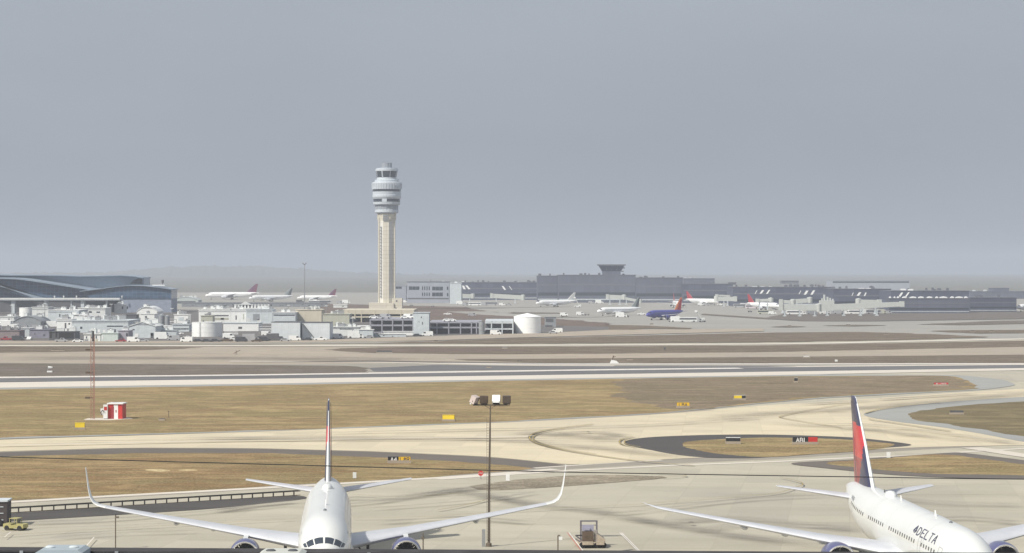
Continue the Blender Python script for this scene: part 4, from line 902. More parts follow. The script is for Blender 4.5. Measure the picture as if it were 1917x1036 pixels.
jet_bridge(1168, 1137, 553.5, 552, 571.5, 7.5, 'pale boarding bridge at the foot of the central terminal')
jet_bridge(1198, 1168, 562, 556, 571.5, 5, 'thin pale bridge falling to the right at the central terminal', cab=False)
jet_bridge(1341, 1376, 556, 556, 575, 8, 'pale bridge box right of the long white aircraft', legs=(.4,))
jet_bridge(1375, 1342, 553, 552, 573, 3, 'thin dark topped bridge behind the bridge box', legs=(.4,))
def stacks():
    d = dist(588); cx = wx(1549, d); X = lambda p: wx(p, d) - cx; Z = lambda y: hz(y, d)
    root = empty('vent_house', (cx, d, 0), 0, 'pale vent house with a comb of upright stacks behind the pier', 'vent house')
    b = MB(); b.bx(X(1536), X(1562), 0, 8, -.1, Z(563)); b.build('wall', bridgem, root)
    for p, t, w in ((1544, 552, 1.6), (1550, 556, 1.6), (1555, 558, 1.4), (1560, 560, 1.2), (1540, 559, 1)):
        q = MB(); q.bx(X(p - w), X(p + w), 2, 4, Z(563) - .1, Z(t)); q.build('stack', bridgem, root)
stacks()

for k_, (px, y0, yb, lab) in enumerate([(22, 572, 611, 'thin lamp post at the left end of the yard'), (84, 569, 606, 'thin lamp post between the round pale tank and the grey shed'), (208, 570, 604, 'thin lamp post left of the white plant house'), (322, 578, 612, 'thin lamp post left of the white box building'), (403, 572, 601, 'thin lamp post above the wide plain tank'), (540, 572, 604, 'thin lamp post left of the cream building'), (611, 573, 612, 'thin lamp post right of the cream building'), (660, 596, 634, 'thin lamp post above the low yard office')]):
    d = dist(yb); h = hz(y0, d); r0 = empty('lamp_post', (wx(px, d), d, 0), 0, lab, 'lamp post', 'lamp posts in the yard')
    q = MB(); q.tube([(0, 0, -.1), (0, 0, h)], .16, 6); q.build('pole', galv, r0)
    q = MB(); q.bx(-.9, .9, -.2, .2, h - .1, h + .2); q.build('lamp', offwhite, r0)
for k_, (p0, p1, y0, yb, lab) in enumerate([(148, 178, 592, 607, 'white pipe rack behind the long grey warehouse, left one'), (180, 212, 594, 608, 'grey pipe rack behind the long grey warehouse, right one'), (318, 330, 598, 612, 'small pipe rack right of the grey silos'), (486, 508, 612, 627, 'pipe rack right of the low wide white block'), (420, 446, 621, 632, 'low pipe rack below the low wide white block')]):
    d = dist(yb); h = hz(y0, d); cxm = wx((p0 + p1) / 2, d); w = wx(p1, d) - wx(p0, d); r0 = empty('pipe_rack', (cxm, d, 0), 0, lab, 'pipe rack', 'pipe racks in the yard')
    n_ = max(2, int(w / 2.2))
    for i_ in range(n_ + 1): q = MB(); x = -w / 2 + w * i_ / n_; q.bx(x - .12, x + .12, 0, .25, -.1, h); q.build('post', midgrey, r0)
    for i_, zf in enumerate((.45, .7, 1.0)): q = MB(); q.tube([(-w / 2, .1, h * zf), (w / 2, .1, h * zf)], .22, 6); q.build('pipe', white if i_ % 2 else galv, r0)
# ================================================================ aircraft
farwhite = M('bright_aircraft_white', (0.84, 0.86, 0.87), 0.3, coat=0.4, var=0.03)
seam = M('skin_seam_grey', (.50, .52, .52), .6, var=.1)
def cr(keys, y):
    n = len(keys)
    if y <= keys[0][0]: return keys[0][1:]
    if y >= keys[-1][0]: return keys[-1][1:]
    for i in range(n - 1):
        if keys[i][0] <= y <= keys[i + 1][0]: break
    k0, k1, k2, k3 = keys[max(i - 1, 0)], keys[i], keys[i + 1], keys[min(i + 2, n - 1)]
    h = k2[0] - k1[0]; t = (y - k1[0]) / h; out = []
    for j in range(1, 4):
        m1 = (k2[j] - k0[j]) / max(1e-6, k2[0] - k0[0]) * h; m2 = (k3[j] - k1[j]) / max(1e-6, k3[0] - k1[0]) * h
        out.append((2 * t ** 3 - 3 * t * t + 1) * k1[j] + (t ** 3 - 2 * t * t + t) * m1 + (-2 * t ** 3 + 3 * t * t) * k2[j] + (t ** 3 - t * t) * m2)
    return out
class Fus:
    def __init__(s, L, k):           # k = size relative to a wide twin (half width 2.515)
        nose = [(0, 3.92, .04, .04), (.4, 3.95, .74, .68), (1.0, 4.02, 1.17, 1.06), (2.0, 4.17, 1.62, 1.45), (3.4, 4.45, 2.02, 1.97), (5.5, 4.70, 2.36, 2.43), (8, 4.82, 2.49, 2.66), (10.5, 4.85, 2.515, 2.70)]
        Lk = L / k
        tail = [(.64 * Lk, 4.85, 2.515, 2.70), (.72 * Lk, 4.97, 2.46, 2.58), (.80 * Lk, 5.32, 2.15, 2.22), (.88 * Lk, 5.85, 1.58, 1.62), (.95 * Lk, 6.28, .90, .98), (1.0 * Lk, 6.45, .34, .36)]
        s.keys = [tuple(v * k for v in q) for q in nose + tail]; s.L = L; s.k = k
    def surf(s, y, th, off=0.0):
        zc, hw, hh = cr(s.keys, y)
        return Vector(((hw + off) * math.sin(th), y, zc + (hh + off) * math.cos(th)))
    def mesh(s, mats, parent, seg=36, belly=True):
        ys = [0, .06, .2, .4, .7, 1, 1.4, 1.9, 2.5, 3.2, 4, 5, 6, 7.2, 8.5, 10.5]; ys = [y * s.k for y in ys]
        y = ys[-1]; n = 26
        ys += [10.5 * s.k + (s.L - 10.5 * s.k) * i / n for i in range(1, n + 1)]
        b = MB(); b.rings([[s.surf(y, 2 * math.pi * j / seg) for j in range(seg)] for y in ys])
        if belly:                     # wing-to-body fairing
            k = s.k; c = s.L * .43; rr = []
            for i in range(13):
                u = -1 + i / 6; e = math.sqrt(max(0, 1 - u ** 4)) if abs(u) < 1 else 0
                rr.append([(math.sin(2 * math.pi * j / seg) * 2.9 * k * (.02 + .98 * e), c + u * s.L * .155, (3.1 + math.cos(2 * math.pi * j / seg) * 1.35 * (.02 + .98 * e)) * k) for j in range(seg)])
            b.rings(rr)
        return b.build('fuselage', mats, parent, smooth=True, sharp=60)
    def patch(s, y0, y1, t0, t1, off, mb, ny=3, nt=5, y0b=None, y1b=None, mi=0):
        """quad patch lying on the skin; y edges may slant between t0 and t1"""
        y0b = y0 if y0b is None else y0b; y1b = y1 if y1b is None else y1b; vs = []
        for i in range(nt + 1):
            u = i / nt; th = t0 + (t1 - t0) * u; a, b = y0 + (y0b - y0) * u, y1 + (y1b - y1) * u
            for j in range(ny + 1): vs.append(s.surf(a + (b - a) * j / ny, th, off))
        fs = [(i * (ny + 1) + j, i * (ny + 1) + j + 1, (i + 1) * (ny + 1) + j + 1, (i + 1) * (ny + 1) + j) for i in range(nt) for j in range(ny)]
        mb.add(vs, fs, mi)
FONT = {'A': [[(0, 0), (.5, 1.4), (1, 0)], [(.2, .5), (.8, .5)]], 'B': [[(0, 0), (0, 1.4), (.7, 1.35), (.9, 1.05), (.65, .75), (0, .72)], [(.65, .75), (1, .4), (.75, .03), (0, 0)]],
 'C': [[(1, 1.2), (.6, 1.4), (.15, 1.2), (0, .7), (.15, .2), (.6, 0), (1, .2)]], 'D': [[(0, 0), (0, 1.4), (.55, 1.35), (.95, 1.0), (.95, .4), (.55, .05), (0, 0)]],
 'E': [[(1, 1.4), (0, 1.4), (0, 0), (1, 0)], [(0, .72), (.8, .72)]], 'F': [[(1, 1.4), (0, 1.4), (0, 0)], [(0, .72), (.8, .72)]], 'I': [[(.5, 0), (.5, 1.4)]],
 'L': [[(0, 1.4), (0, 0), (1, 0)]], 'N': [[(0, 0), (0, 1.4), (1, 0), (1, 1.4)]], 'O': [[(.5, 1.4), (.1, 1.15), (0, .7), (.1, .25), (.5, 0), (.9, .25), (1, .7), (.9, 1.15), (.5, 1.4)]],
 'R': [[(0, 0), (0, 1.4), (.75, 1.35), (.95, 1.05), (.75, .72), (0, .7)], [(.45, .7), (1, 0)]], 'T': [[(0, 1.4), (1, 1.4)], [(.5, 1.4), (.5, 0)]],
 'S': [[(1, 1.2), (.6, 1.4), (.1, 1.2), (.15, .85), (.85, .6), (.95, .2), (.5, 0), (0, .2)]], 'o': [[(.5, .9), (.1, .7), (.1, .2), (.5, 0), (.9, .2), (.9, .7), (.5, .9)]],
 'u': [[(.1, .9), (.1, .2), (.5, 0), (.9, .2), (.9, .9)], [(.9, .3), (.9, 0)]], 't': [[(.45, 1.3), (.45, .1), (.8, 0)], [(.1, .9), (.85, .9)]], 'h': [[(.1, 1.4), (.1, 0)], [(.1, .6), (.5, .9), (.9, .7), (.9, 0)]],
 'w': [[(0, .9), (.25, 0), (.5, .8), (.75, 0), (1, .9)]], 'e': [[(.1, .5), (.9, .5), (.75, .85), (.3, .85), (.05, .5), (.25, .05), (.85, .1)]], 's': [[(.85, .8), (.4, .9), (.15, .7), (.8, .3), (.6, 0), (.1, .1)]],
 '4': [[(.8, 0), (.8, 1.4), (0, .45), (1, .45)]], '8': [[(.5, .75), (.1, 1.05), (.5, 1.4), (.9, 1.05), (.5, .75), (.05, .35), (.5, 0), (.95, .35), (.5, .75)]],
 '6': [[(.9, 1.3), (.4, 1.35), (.05, .7), (.1, .2), (.5, 0), (.95, .35), (.6, .75), (.1, .55)]], '3': [[(.05, 1.3), (.6, 1.4), (.9, 1.1), (.4, .75), (.95, .35), (.5, 0), (0, .15)]],
 '2': [[(.05, 1.15), (.5, 1.4), (.95, 1.1), (.05, 0), (1, 0)]], '-': [[(.1, .7), (.9, .7)]], '>': [[(.1, 1.2), (.9, .7), (.1, .2)]], ' ': [],
 '^': [[(.0, .55), (.5, 1.45), (1, .55), (.0, .55)], [(.05, .42), (.5, .2), (.95, .42)], [(.2, .62), (.5, 1.15), (.8, .62)]]}
def strokes(text, sw=.2, adv=1.45, italic=0.0):
    """text -> list of small quads in (u, v), letters 1 wide and 1.4 high"""
    out = []
    for i, ch in enumerate(text):
        for pl in FONT.get(ch, []):
            for (x0, y0), (x1, y1) in zip(pl, pl[1:]):
                L = math.hypot(x1 - x0, y1 - y0)
                if L < 1e-6: continue
                nx, ny = -(y1 - y0) / L * sw / 2, (x1 - x0) / L * sw / 2; ex, ey = (x1 - x0) / L * sw * .4, (y1 - y0) / L * sw * .4
                a, b = (x0 - ex, y0 - ey), (x1 + ex, y1 + ey); n = max(1, int(L / .35))
                for k in range(n):
                    p, q = (a[0] + (b[0] - a[0]) * k / n, a[1] + (b[1] - a[1]) * k / n), (a[0] + (b[0] - a[0]) * (k + 1) / n, a[1] + (b[1] - a[1]) * (k + 1) / n)
                    quad = [(p[0] + nx, p[1] + ny), (q[0] + nx, q[1] + ny), (q[0] - nx, q[1] - ny), (p[0] - nx, p[1] - ny)]
                    out.append([(u + i * adv + v * italic, v) for u, v in quad])
    return out
def fus_text(fus, text, ystart, dy, th_top, th_bot, side, m, parent, w, sw=.22, adv=1.4, name='lettering'):
    mb = MB()
    for q in strokes(text, sw, adv):
        mb.add([fus.surf(ystart + dy * u * w, side * (th_bot + (th_top - th_bot) * v / 1.4), .03) for u, v in q], [(0, 1, 2, 3)])
    return mb.build(name, m, parent)
def foil(sections, mirror=1, n=8, us=None):
    """sections (x, y, z, chord, thickness ratio) -> rings"""
    us = us or [0, .01, .04, .10, .2, .35, .55, .78, 1.0]
    def th(u): return 5 * (.2969 * math.sqrt(u) - .126 * u - .3516 * u * u + .2843 * u ** 3 - .1015 * u ** 4)
    rr = []
    for i, (x, y, z, c, t) in enumerate(sections):
        a, b = sections[max(i - 1, 0)], sections[min(i + 1, len(sections) - 1)]
        T = Vector((b[0] - a[0], 0, b[2] - a[2])).normalized(); N = Vector((-T.z, 0, T.x))
        up = [Vector((x, y + u * c, z)) + N * th(u) * t * c for u in us]
        dn = [Vector((x, y + u * c, z)) - N * th(u) * t * c * .8 for u in reversed(us[1:-1])]
        rr.append([Vector((p.x * mirror, p.y, p.z)) for p in up + dn])
    return rr
def airliner(name_label, pos, yaw, L=54.9, k=1.0, half=23.8, livery='white', winglet=False, raked=False, detail=2, group='aircraft', ye=None, yw=None, engines='wing', fin_h=None, gear=True, eng_r=None, dez=0.0, dih=.125):
    """nose at the origin, body runs along +y"""
    root = empty('airliner', (pos[0], pos[1], 0), yaw, name_label, 'airliner', group)
    F = Fus(L, k); body = blueplane if livery == 'blue' else (planewhite if detail > 1 else farwhite)
    F.mesh(body, root, 40 if detail > 1 else 20)
    yw = yw or .33 * L; c0 = .205 * L; b = half; x0 = 2.0 * k; zr = 3.25 * k
    sw = math.tan(R_(33.5)); zz = lambda x: zr + (x - x0) * dih
    secs = [(x0 * .3, yw - .8 * k, zr, c0 * 1.05, .13), (x0 + .4 * k, yw, zz(x0 + .4 * k), c0, .125), (b * .34, yw + (b * .34 - x0) * sw, zz(b * .34), c0 * .62, .11), (b * .66, yw + (b * .66 - x0) * sw, zz(b * .66), c0 * .39, .10), (b * .955, yw + (b * .955 - x0) * sw, zz(b * .955), c0 * .235, .10)]
    tipy = yw + (b - x0) * sw
    if raked: secs += [(b * .985, tipy + .1, zz(b * .985), c0 * .19, .1), (b * 1.0, tipy + 1.4, zz(b), c0 * .13, .1), (b * 1.03, tipy + 3.6, zz(b) + .15, c0 * .04, .1)]
    elif not winglet: secs += [(b, tipy, zz(b), c0 * .21, .1)]
    for s_ in (-1, 1):
        w = MB(); w.rings(foil(secs, s_)); wg = w.build('wing', planewing, root, smooth=True, sharp=50)
        if winglet:
            a = b * .955; za = zz(a); ya = yw + (a - x0) * sw; c = c0 * .235
            ws = [(a - .01, ya, za, c, .10), (a + .8 * k, ya + .55, za + .14 * k, c * .95, .1), (a + 1.35 * k, ya + 1.0, za + .45 * k, c * .86, .095), (a + 1.7 * k, ya + 1.4, za + 1.0 * k, c * .76, .09), (a + 1.95 * k, ya + 2.0, za + 1.9 * k, c * .62, .09), (a + 2.35 * k, ya + 3.4, za + 3.9 * k, c * .32, .08)]
            q = MB(); q.rings(foil(ws, s_)); q.build('winglet', planewhite, wg, smooth=True, sharp=50)
        if detail > 1:
            for fx in (.30, .48, .64):
                x = b * fx; y = yw + (x - x0) * sw + c0 * (.9 - fx) * .72; q = MB()
                q.lathe([(.05, -1.6), (.28, -.6), (.34, .6), (.05, 2.6)], 10, (s_ * x, y + .6, zz(x) - .38), axis='y'); q.build('flap_fairing', planewing, wg, smooth=True)
    # tail
    fh = fin_h or 15.85 * k; yt = .745 * L; zb = 7.1 * k; tl = .945 * L
    fs = [(0, yt + .01 * L, zb - 1.2 * k, L * .20, .085), (0, yt + .025 * L, zb + .35 * k, L * .178, .085), (0, (yt + tl - .03 * L) / 2 + .012 * L, (zb + fh) / 2, L * .122, .085), (0, tl - .012 * L, fh - .15 * k, L * .050, .08), (0, tl - .002 * L, fh, L * .040, .06)]
    # finer rings so the livery can follow the skin
    fine = []
    for p, q in zip(fs, fs[1:]):
        n = 16 if detail > 1 else 3
        fine += [tuple(p[j] + (q[j] - p[j]) * i / n for j in range(5)) for i in range(n)]
    fine.append(fs[-1])
    w = MB(); w.rings(foil(fine, us=[0, .01, .04, .10] + [.10 + .9 * j / 16 for j in range(1, 17)])); mats = dict(white=[planewhite], grey=[M('grey_fin', (.36, .40, .40), .5), M('dark_fin_mark', (.12, .14, .15), .5)], delta=[navy, finred, finred2, planewhite], deltafar=[navy, finred, finred2, planewhite], blue=[orangefin, blueplane, finred], redtail=[finred2, finred2], purple=[M('plum_fin', (.12, .045, .10), .5), M('plum_fin_edge', (.16, .05, .08), .5)])[livery]
    fin = w.build('tail_fin', mats, root, smooth=True, sharp=60)
    for p in fin.data.polygons:
        c = p.center; s_ = (c.z - zb) / (fh - zb)
        le = next((q[1] for q, r in zip(fine, fine[1:]) if q[2] <= c.z <= r[2]), tl); ch = next((q[3] for q, r in zip(fine, fine[1:]) if q[2] <= c.z <= r[2]), 3)
        u = (c.y - le) / ch; mi = 0
        if livery in ('delta', 'deltafar'):
            mi = 0 if s_ > .70 + (u - .5) * .04 else (1 if u > .66 - s_ * 1.2 else 0)
            if s_ < .34 and mi == 1: mi = 2
            if u < (.07 if raked else .045): mi = 3
        elif livery == 'blue': mi = 0 if (u < .45 or s_ > .75) else 2
        elif livery in ('redtail', 'purple', 'grey'): mi = 0 if u < .6 else 1
        p.material_index = mi
    if detail > 1:
        for s_ in (-1, 1):
            q = MB()   # rudder gap
            q.bar((s_ * .22, tl + .0 * L + 1.2, fh - .5), (s_ * .36, yt + .025 * L + L * .13, zb + .4), .05); q.build('rudder_gap', darkgrey, fin)
    hs_ = (9.31 if not raked else 8.55) * k * (half / 23.8 if detail < 2 else 1); ys = .835 * L; zs = 5.95 * k
    for s_ in (-1, 1):
        w = MB(); w.rings(foil([(.5 * k, ys - .3 * k, zs, L * .125, .10), (1.5 * k, ys + .4 * k, zs + .1 * k, L * .105, .10), (hs_, ys + hs_ * .70, zs + hs_ * .10, L * .037, .09)], s_)); w.build('stabilizer', planewing if livery != 'blue' else blueplane, root, smooth=True, sharp=50)
    # engines
    ye = ye or yw - .3 * k; ex = 7.92 / 23.8 * half if detail < 2 else 7.92; ez = 2.5 * k + dez; R = eng_r or 1.42 * k
    if engines == 'tail': ex, ez, ye, R = F.keys[8][2] + 1.3 * k, 6.0 * k, .74 * L, 1.0 * k
    for s_ in (-1, 1):
        c = (s_ * ex, ye, ez); e = MB()
        e.lathe([(R * .93, .18), (R * 1.0, .5), (R * 1.03, 1.3 * k), (R * 1.0, 2.6 * k), (R * .85, 4.2 * k), (R * .74, 4.9 * k), (R * .66, 4.85 * k)], 32 if detail > 1 else 14, c, axis='y', caps=False)
        e.lathe([(R * .52, 4.6 * k), (R * .42, 5.9 * k), (R * .2, 6.0 * k), (.02, 6.6 * k)], 20 if detail > 1 else 10, c, axis='y', caps=False)
        em = nacelle if livery in ('delta', 'deltafar') else (blueplane if livery == 'blue' else planewing)
        en = e.build('engine', em, root, smooth=True, sharp=50)
        q = MB(); q.lathe([(R * .93, .19), (R * .95, .06), (R * .91, 0), (R * .85, .03), (R * .81, .14), (R * .80, .35)], 32 if detail > 1 else 14, c, axis='y', caps=False); q.build('intake_lip', chrome, en, smooth=True, sharp=60)
        if detail > 1:
            q = MB(); q.lathe([(R * .80, .34), (R * .79, 1.3)], 32, c, axis='y', caps=False); q.build('intake_duct', darkgrey, en, smooth=True)
            q = MB()
            for j in range(24):
                a = 2 * math.pi * j / 24; d1 = Vector((math.cos(a), 0, math.sin(a))); d2 = Vector((-math.sin(a), 0, math.cos(a))); o = Vector((c[0], c[1] + 1.15, c[2]))
                q.add([o + d1 * R * .22 - d2 * .04, o + d1 * R * .22 + d2 * .04 + Vector((0, .15, 0)), o + d1 * R * .78 + d2 * .13 + Vector((0, .2, 0)), o + d1 * R * .78 - d2 * .10], [(0, 1, 2, 3)])
            q.build('fan', darkgrey, en)
            q = MB(); q.lathe([(.01, .62), (R * .12, .8), (R * .24, 1.2)], 20, c, axis='y'); q.build('spinner', galv, en, smooth=True)
            q = MB(); xx = s_ * ex
            zt = zz(ex) + .1; py = yw + (ex - x0) * sw
            q.add([(xx - .22, ye + 1.3, ez + R * .98), (xx + .22, ye + 1.3, ez + R * .98), (xx - .25, py + 1.2, zt), (xx + .25, py + 1.2, zt), (xx - .2, py + 4.2, zt - .3), (xx + .2, py + 4.2, zt - .3), (xx - .2, ye + 4.6, ez + R * .5), (xx + .2, ye + 4.6, ez + R * .5)],
                  [(0, 2, 3, 1), (2, 4, 5, 3), (4, 6, 7, 5), (0, 1, 7, 6), (0, 6, 4, 2), (1, 3, 5, 7)]); q.build('pylon', planewhite, root)
        elif engines == 'wing':
            q = MB(); q.bar((s_ * ex, ye + 1.5, ez + R), (s_ * ex, ye + 3.5, zz(ex)), .4); q.build('pylon', planewhite, root)
    # cockpit glazing
    wn = [(1.70, 2.50, 1.80, 2.62, 3, 30), (1.86, 2.68, 2.2, 3.05, 34, 57), (2.35, 3.15, 2.9, 3.6, 60, 70)] if detail > 1 else [(2.0, 3.4, 2.8, 4.0, 0, 62)]
    for s_ in (-1, 1):
        for (a0, a1, b0, b1, t0, t1) in wn:
            q = MB(); F.patch(a0 * k, a1 * k, s_ * R_(t0), s_ * R_(t1), .022, q, 4, 6, b0 * k, b1 * k); q.build('cockpit_window', glass, root, smooth=True)
    # cabin windows
    if detail > 1:
        cw = M('cabin_window_glass', (.05, .055, .06), .25)
        for s_ in (-1, 1):
            y = 8.2; n = 0
            while y < L * .80 and n < 46:
                n += 1; gap = (abs(y - .235 * L) < 1.0 or abs(y - .47 * L) < 1.1 or abs(y - .64 * L) < .9)
                if not gap: q = MB(); F.patch(y, y + .30, s_ * R_(73.5), s_ * R_(81), .02, q, 1, 2); q.build('cabin_window', cw, root)
                y += .95 if L < 58 else 1.02
        for yd in (6.6, .235 * L - .1, .79 * L):
            for s_ in (-1, 1):
                q = MB(); w = .55
                for (a, b_, t0, t1) in ((yd - w, yd - w + .06, 62, 98), (yd + w - .06, yd + w, 62, 98), (yd - w, yd + w, 62, 63.2), (yd - w, yd + w, 97, 98)):
                    F.patch(a, b_, s_ * R_(t0), s_ * R_(t1), .018, q, 1, 6)
                q.build('door_outline', M('door_gap', (.35, .36, .37), .6), root)
        for yb_, hgt in ((.30 * L, .5), (.55 * L, .45), (.68 * L, .3)):
            p = F.surf(yb_, 0); q = MB(); q.prism([(p.y - .3, p.z - .05), (p.y + .35, p.z - .05), (p.y + .35, p.z + hgt), (p.y + .15, p.z + hgt)], -.04, .04); q.build('blade_antenna', planewhite if hgt > .4 else darkgrey, root)
        p = F.surf(.63 * L, 0); q = MB(); q.lathe([(.02, -1.5), (.35, -1.1), (.62, -.2), (.55, .9), (.02, 2.0)], 16, (p.x, p.y, p.z - .12), axis='y'); q.build('radome', planewhite, root, smooth=True)
        for yy in (13.0, 20.5, 29.0, 37.0):
            q = MB(); F.patch(yy, yy + .035, R_(-78), R_(78), .012, q, 1, 24); q.build('skin_seam', seam, root)
        p = F.surf(.20 * L, 0); q = MB(); q.lathe([(.16, -.03), (.16, .10), (.05, .18)], 10, p); q.build('beacon', greymark, root)
    else:
        for s_ in (-1, 1):
            q = MB(); F.patch(7 * k, .80 * L, s_ * R_(74), s_ * R_(80), .03, q, 30, 1); q.build('window_row', greymark, root)
    # gear
    if gear:
        for (gx, gy, wr, nw, zt) in ((0, 6.2 * k, .5 * k, 1, 2.4 * k), (-4.2 * k * (1 if detail > 1 else .8), yw + c0 * .82, .58 * k, 2, 3.0 * k), (4.2 * k * (1 if detail > 1 else .8), yw + c0 * .82, .58 * k, 2, 3.0 * k)):
            g = MB(); g.tube([(gx, gy, wr), (gx, gy, zt)], .16 * k, 8)
            if nw == 2: g.bar((gx, gy - .8 * k, wr), (gx, gy + .8 * k, wr), .2 * k); g.bar((gx, gy, wr + .5), (gx * .6, gy - .5, zt), .12)
            gr = g.build('landing_gear', darkgrey, root)
            for dy in ((0,) if nw == 1 else (-.7 * k, .7 * k)):
                for dx in (-.35 * k, .35 * k):
                    q = MB(); q.lathe([(wr * .55, -.16 * k), (wr, -.14 * k), (wr, .14 * k), (wr * .55, .16 * k)], 14, (gx + dx, gy + dy, wr), axis='x'); q.build('wheel', black, gr)
    return root, F

# near aircraft
AL, FL = airliner('white twin jet seen nose on between upturned winglets', (wx(606.0, 218), 218), math.atan2(3.1, 46), L=54.9, half=24.0, livery='delta', fin_h=16.0, winglet=True, group='near aircraft on the ramp', yw=18.2, ye=17.6, eng_r=1.48)
for t, z in ((.78, .06),):
    pass
AR, FR = airliner('white twin jet with dark lettering and a raked wing tip, at the right', (wx(1842, 205.5), 205.5), math.atan2(2.75, 58), L=61.4, half=24.3, dih=.147, livery='delta', raked=True, group='near aircraft on the ramp', yw=22.8, ye=23.5, fin_h=16.6, dez=.35, eng_r=1.5)
fus_text(FR, '^DELTA', 18.0, -1, R_(47), R_(64), -1, lettermat, AR, 1.08, .18, 1.48)
fus_text(FR, '^DELTA', 8.4, 1, R_(47), R_(64), 1, lettermat, AR, 1.08, .18, 1.48)
fus_text(FR, 'N836', 50.0, -1, R_(58), R_(68), -1, greymark, AR, .40, .2, 1.4, 'registration')

# far aircraft : (label, nose px, tail px, wheel row, type length, livery, extra)
def far_plane(label, pn, ptl, yg, L, livery, k=.74, half=None, toward=0.0, text=None, **kw):
    d = dist(yg); xn, xt = wx(pn, d), wx(ptl, d); span = abs(xt - xn); c = min(1.0, span / L); a = math.acos(c)
    # body direction (nose to tail): mostly sideways, turned by a
    dx = c if xt > xn else -c; dy = math.sin(a) * (1 if toward >= 0 else -1)
    yaw = math.atan2(-dx, dy)
    r, F = airliner(label, (xn, d), yaw, L=L, k=k, half=half or L * .45, livery=livery, detail=1, group='aircraft at the far gates', **kw)
    if text:
        side = 1 if dx < 0 else -1
        fus_text(F, text[0], L * text[1], 1 if dx > 0 else -1, R_(50), R_(88), side, text[2], r, L * text[3], .26, 1.25)
    return r
far_plane('long white jet with a small dark fin tip behind the left yard', 384, 491, 561, 55, 'purple', k=1.0)
far_plane('white jet with a small dark fin, second from the glass terminal', 466, 545, 565, 46, 'grey', k=.8, toward=1)
far_plane('white jet with a plum coloured tail left of the control tower', 556, 640, 564, 39, 'purple')
far_plane('white jet mostly hidden behind the tower base and the grey office block', 718, 796, 562, 39, 'white', fin_h=9.5)
far_plane('white jet with a pale tail in front of the dark central terminal', 1003, 1080, 575, 38, 'white')
far_plane('white jet with grey lettering and a grey tail, nearest of the middle stands', 1118, 1203, 592, 37.6, 'grey', text=('FRONTIER', .20, greymark, .037), k=.76)
far_plane('blue jet with a bright orange red tail', 1210, 1284, 600, 35, 'blue', fin_h=13.6, text=('Southwest', .28, whitemark, .035), k=.80, toward=1)
far_plane('small white jet nose on behind the orange red tail', 1272, 1266, 577, 36, 'redtail', half=15, toward=1)
far_plane('long white jet right of the orange red tail', 1345, 1288, 572, 39, 'redtail', toward=1)
far_plane('white jet with a red tail left of the boarding piers', 1460, 1406, 581, 39, 'redtail', toward=1)
far_plane('white jet nose cut by the right edge of the photo', 1903, 1985, 584, 39, 'white', toward=1)
far_plane('white jet partly hidden at the left edge by the glass terminal', 37, -45, 575, 37, 'white', toward=1)
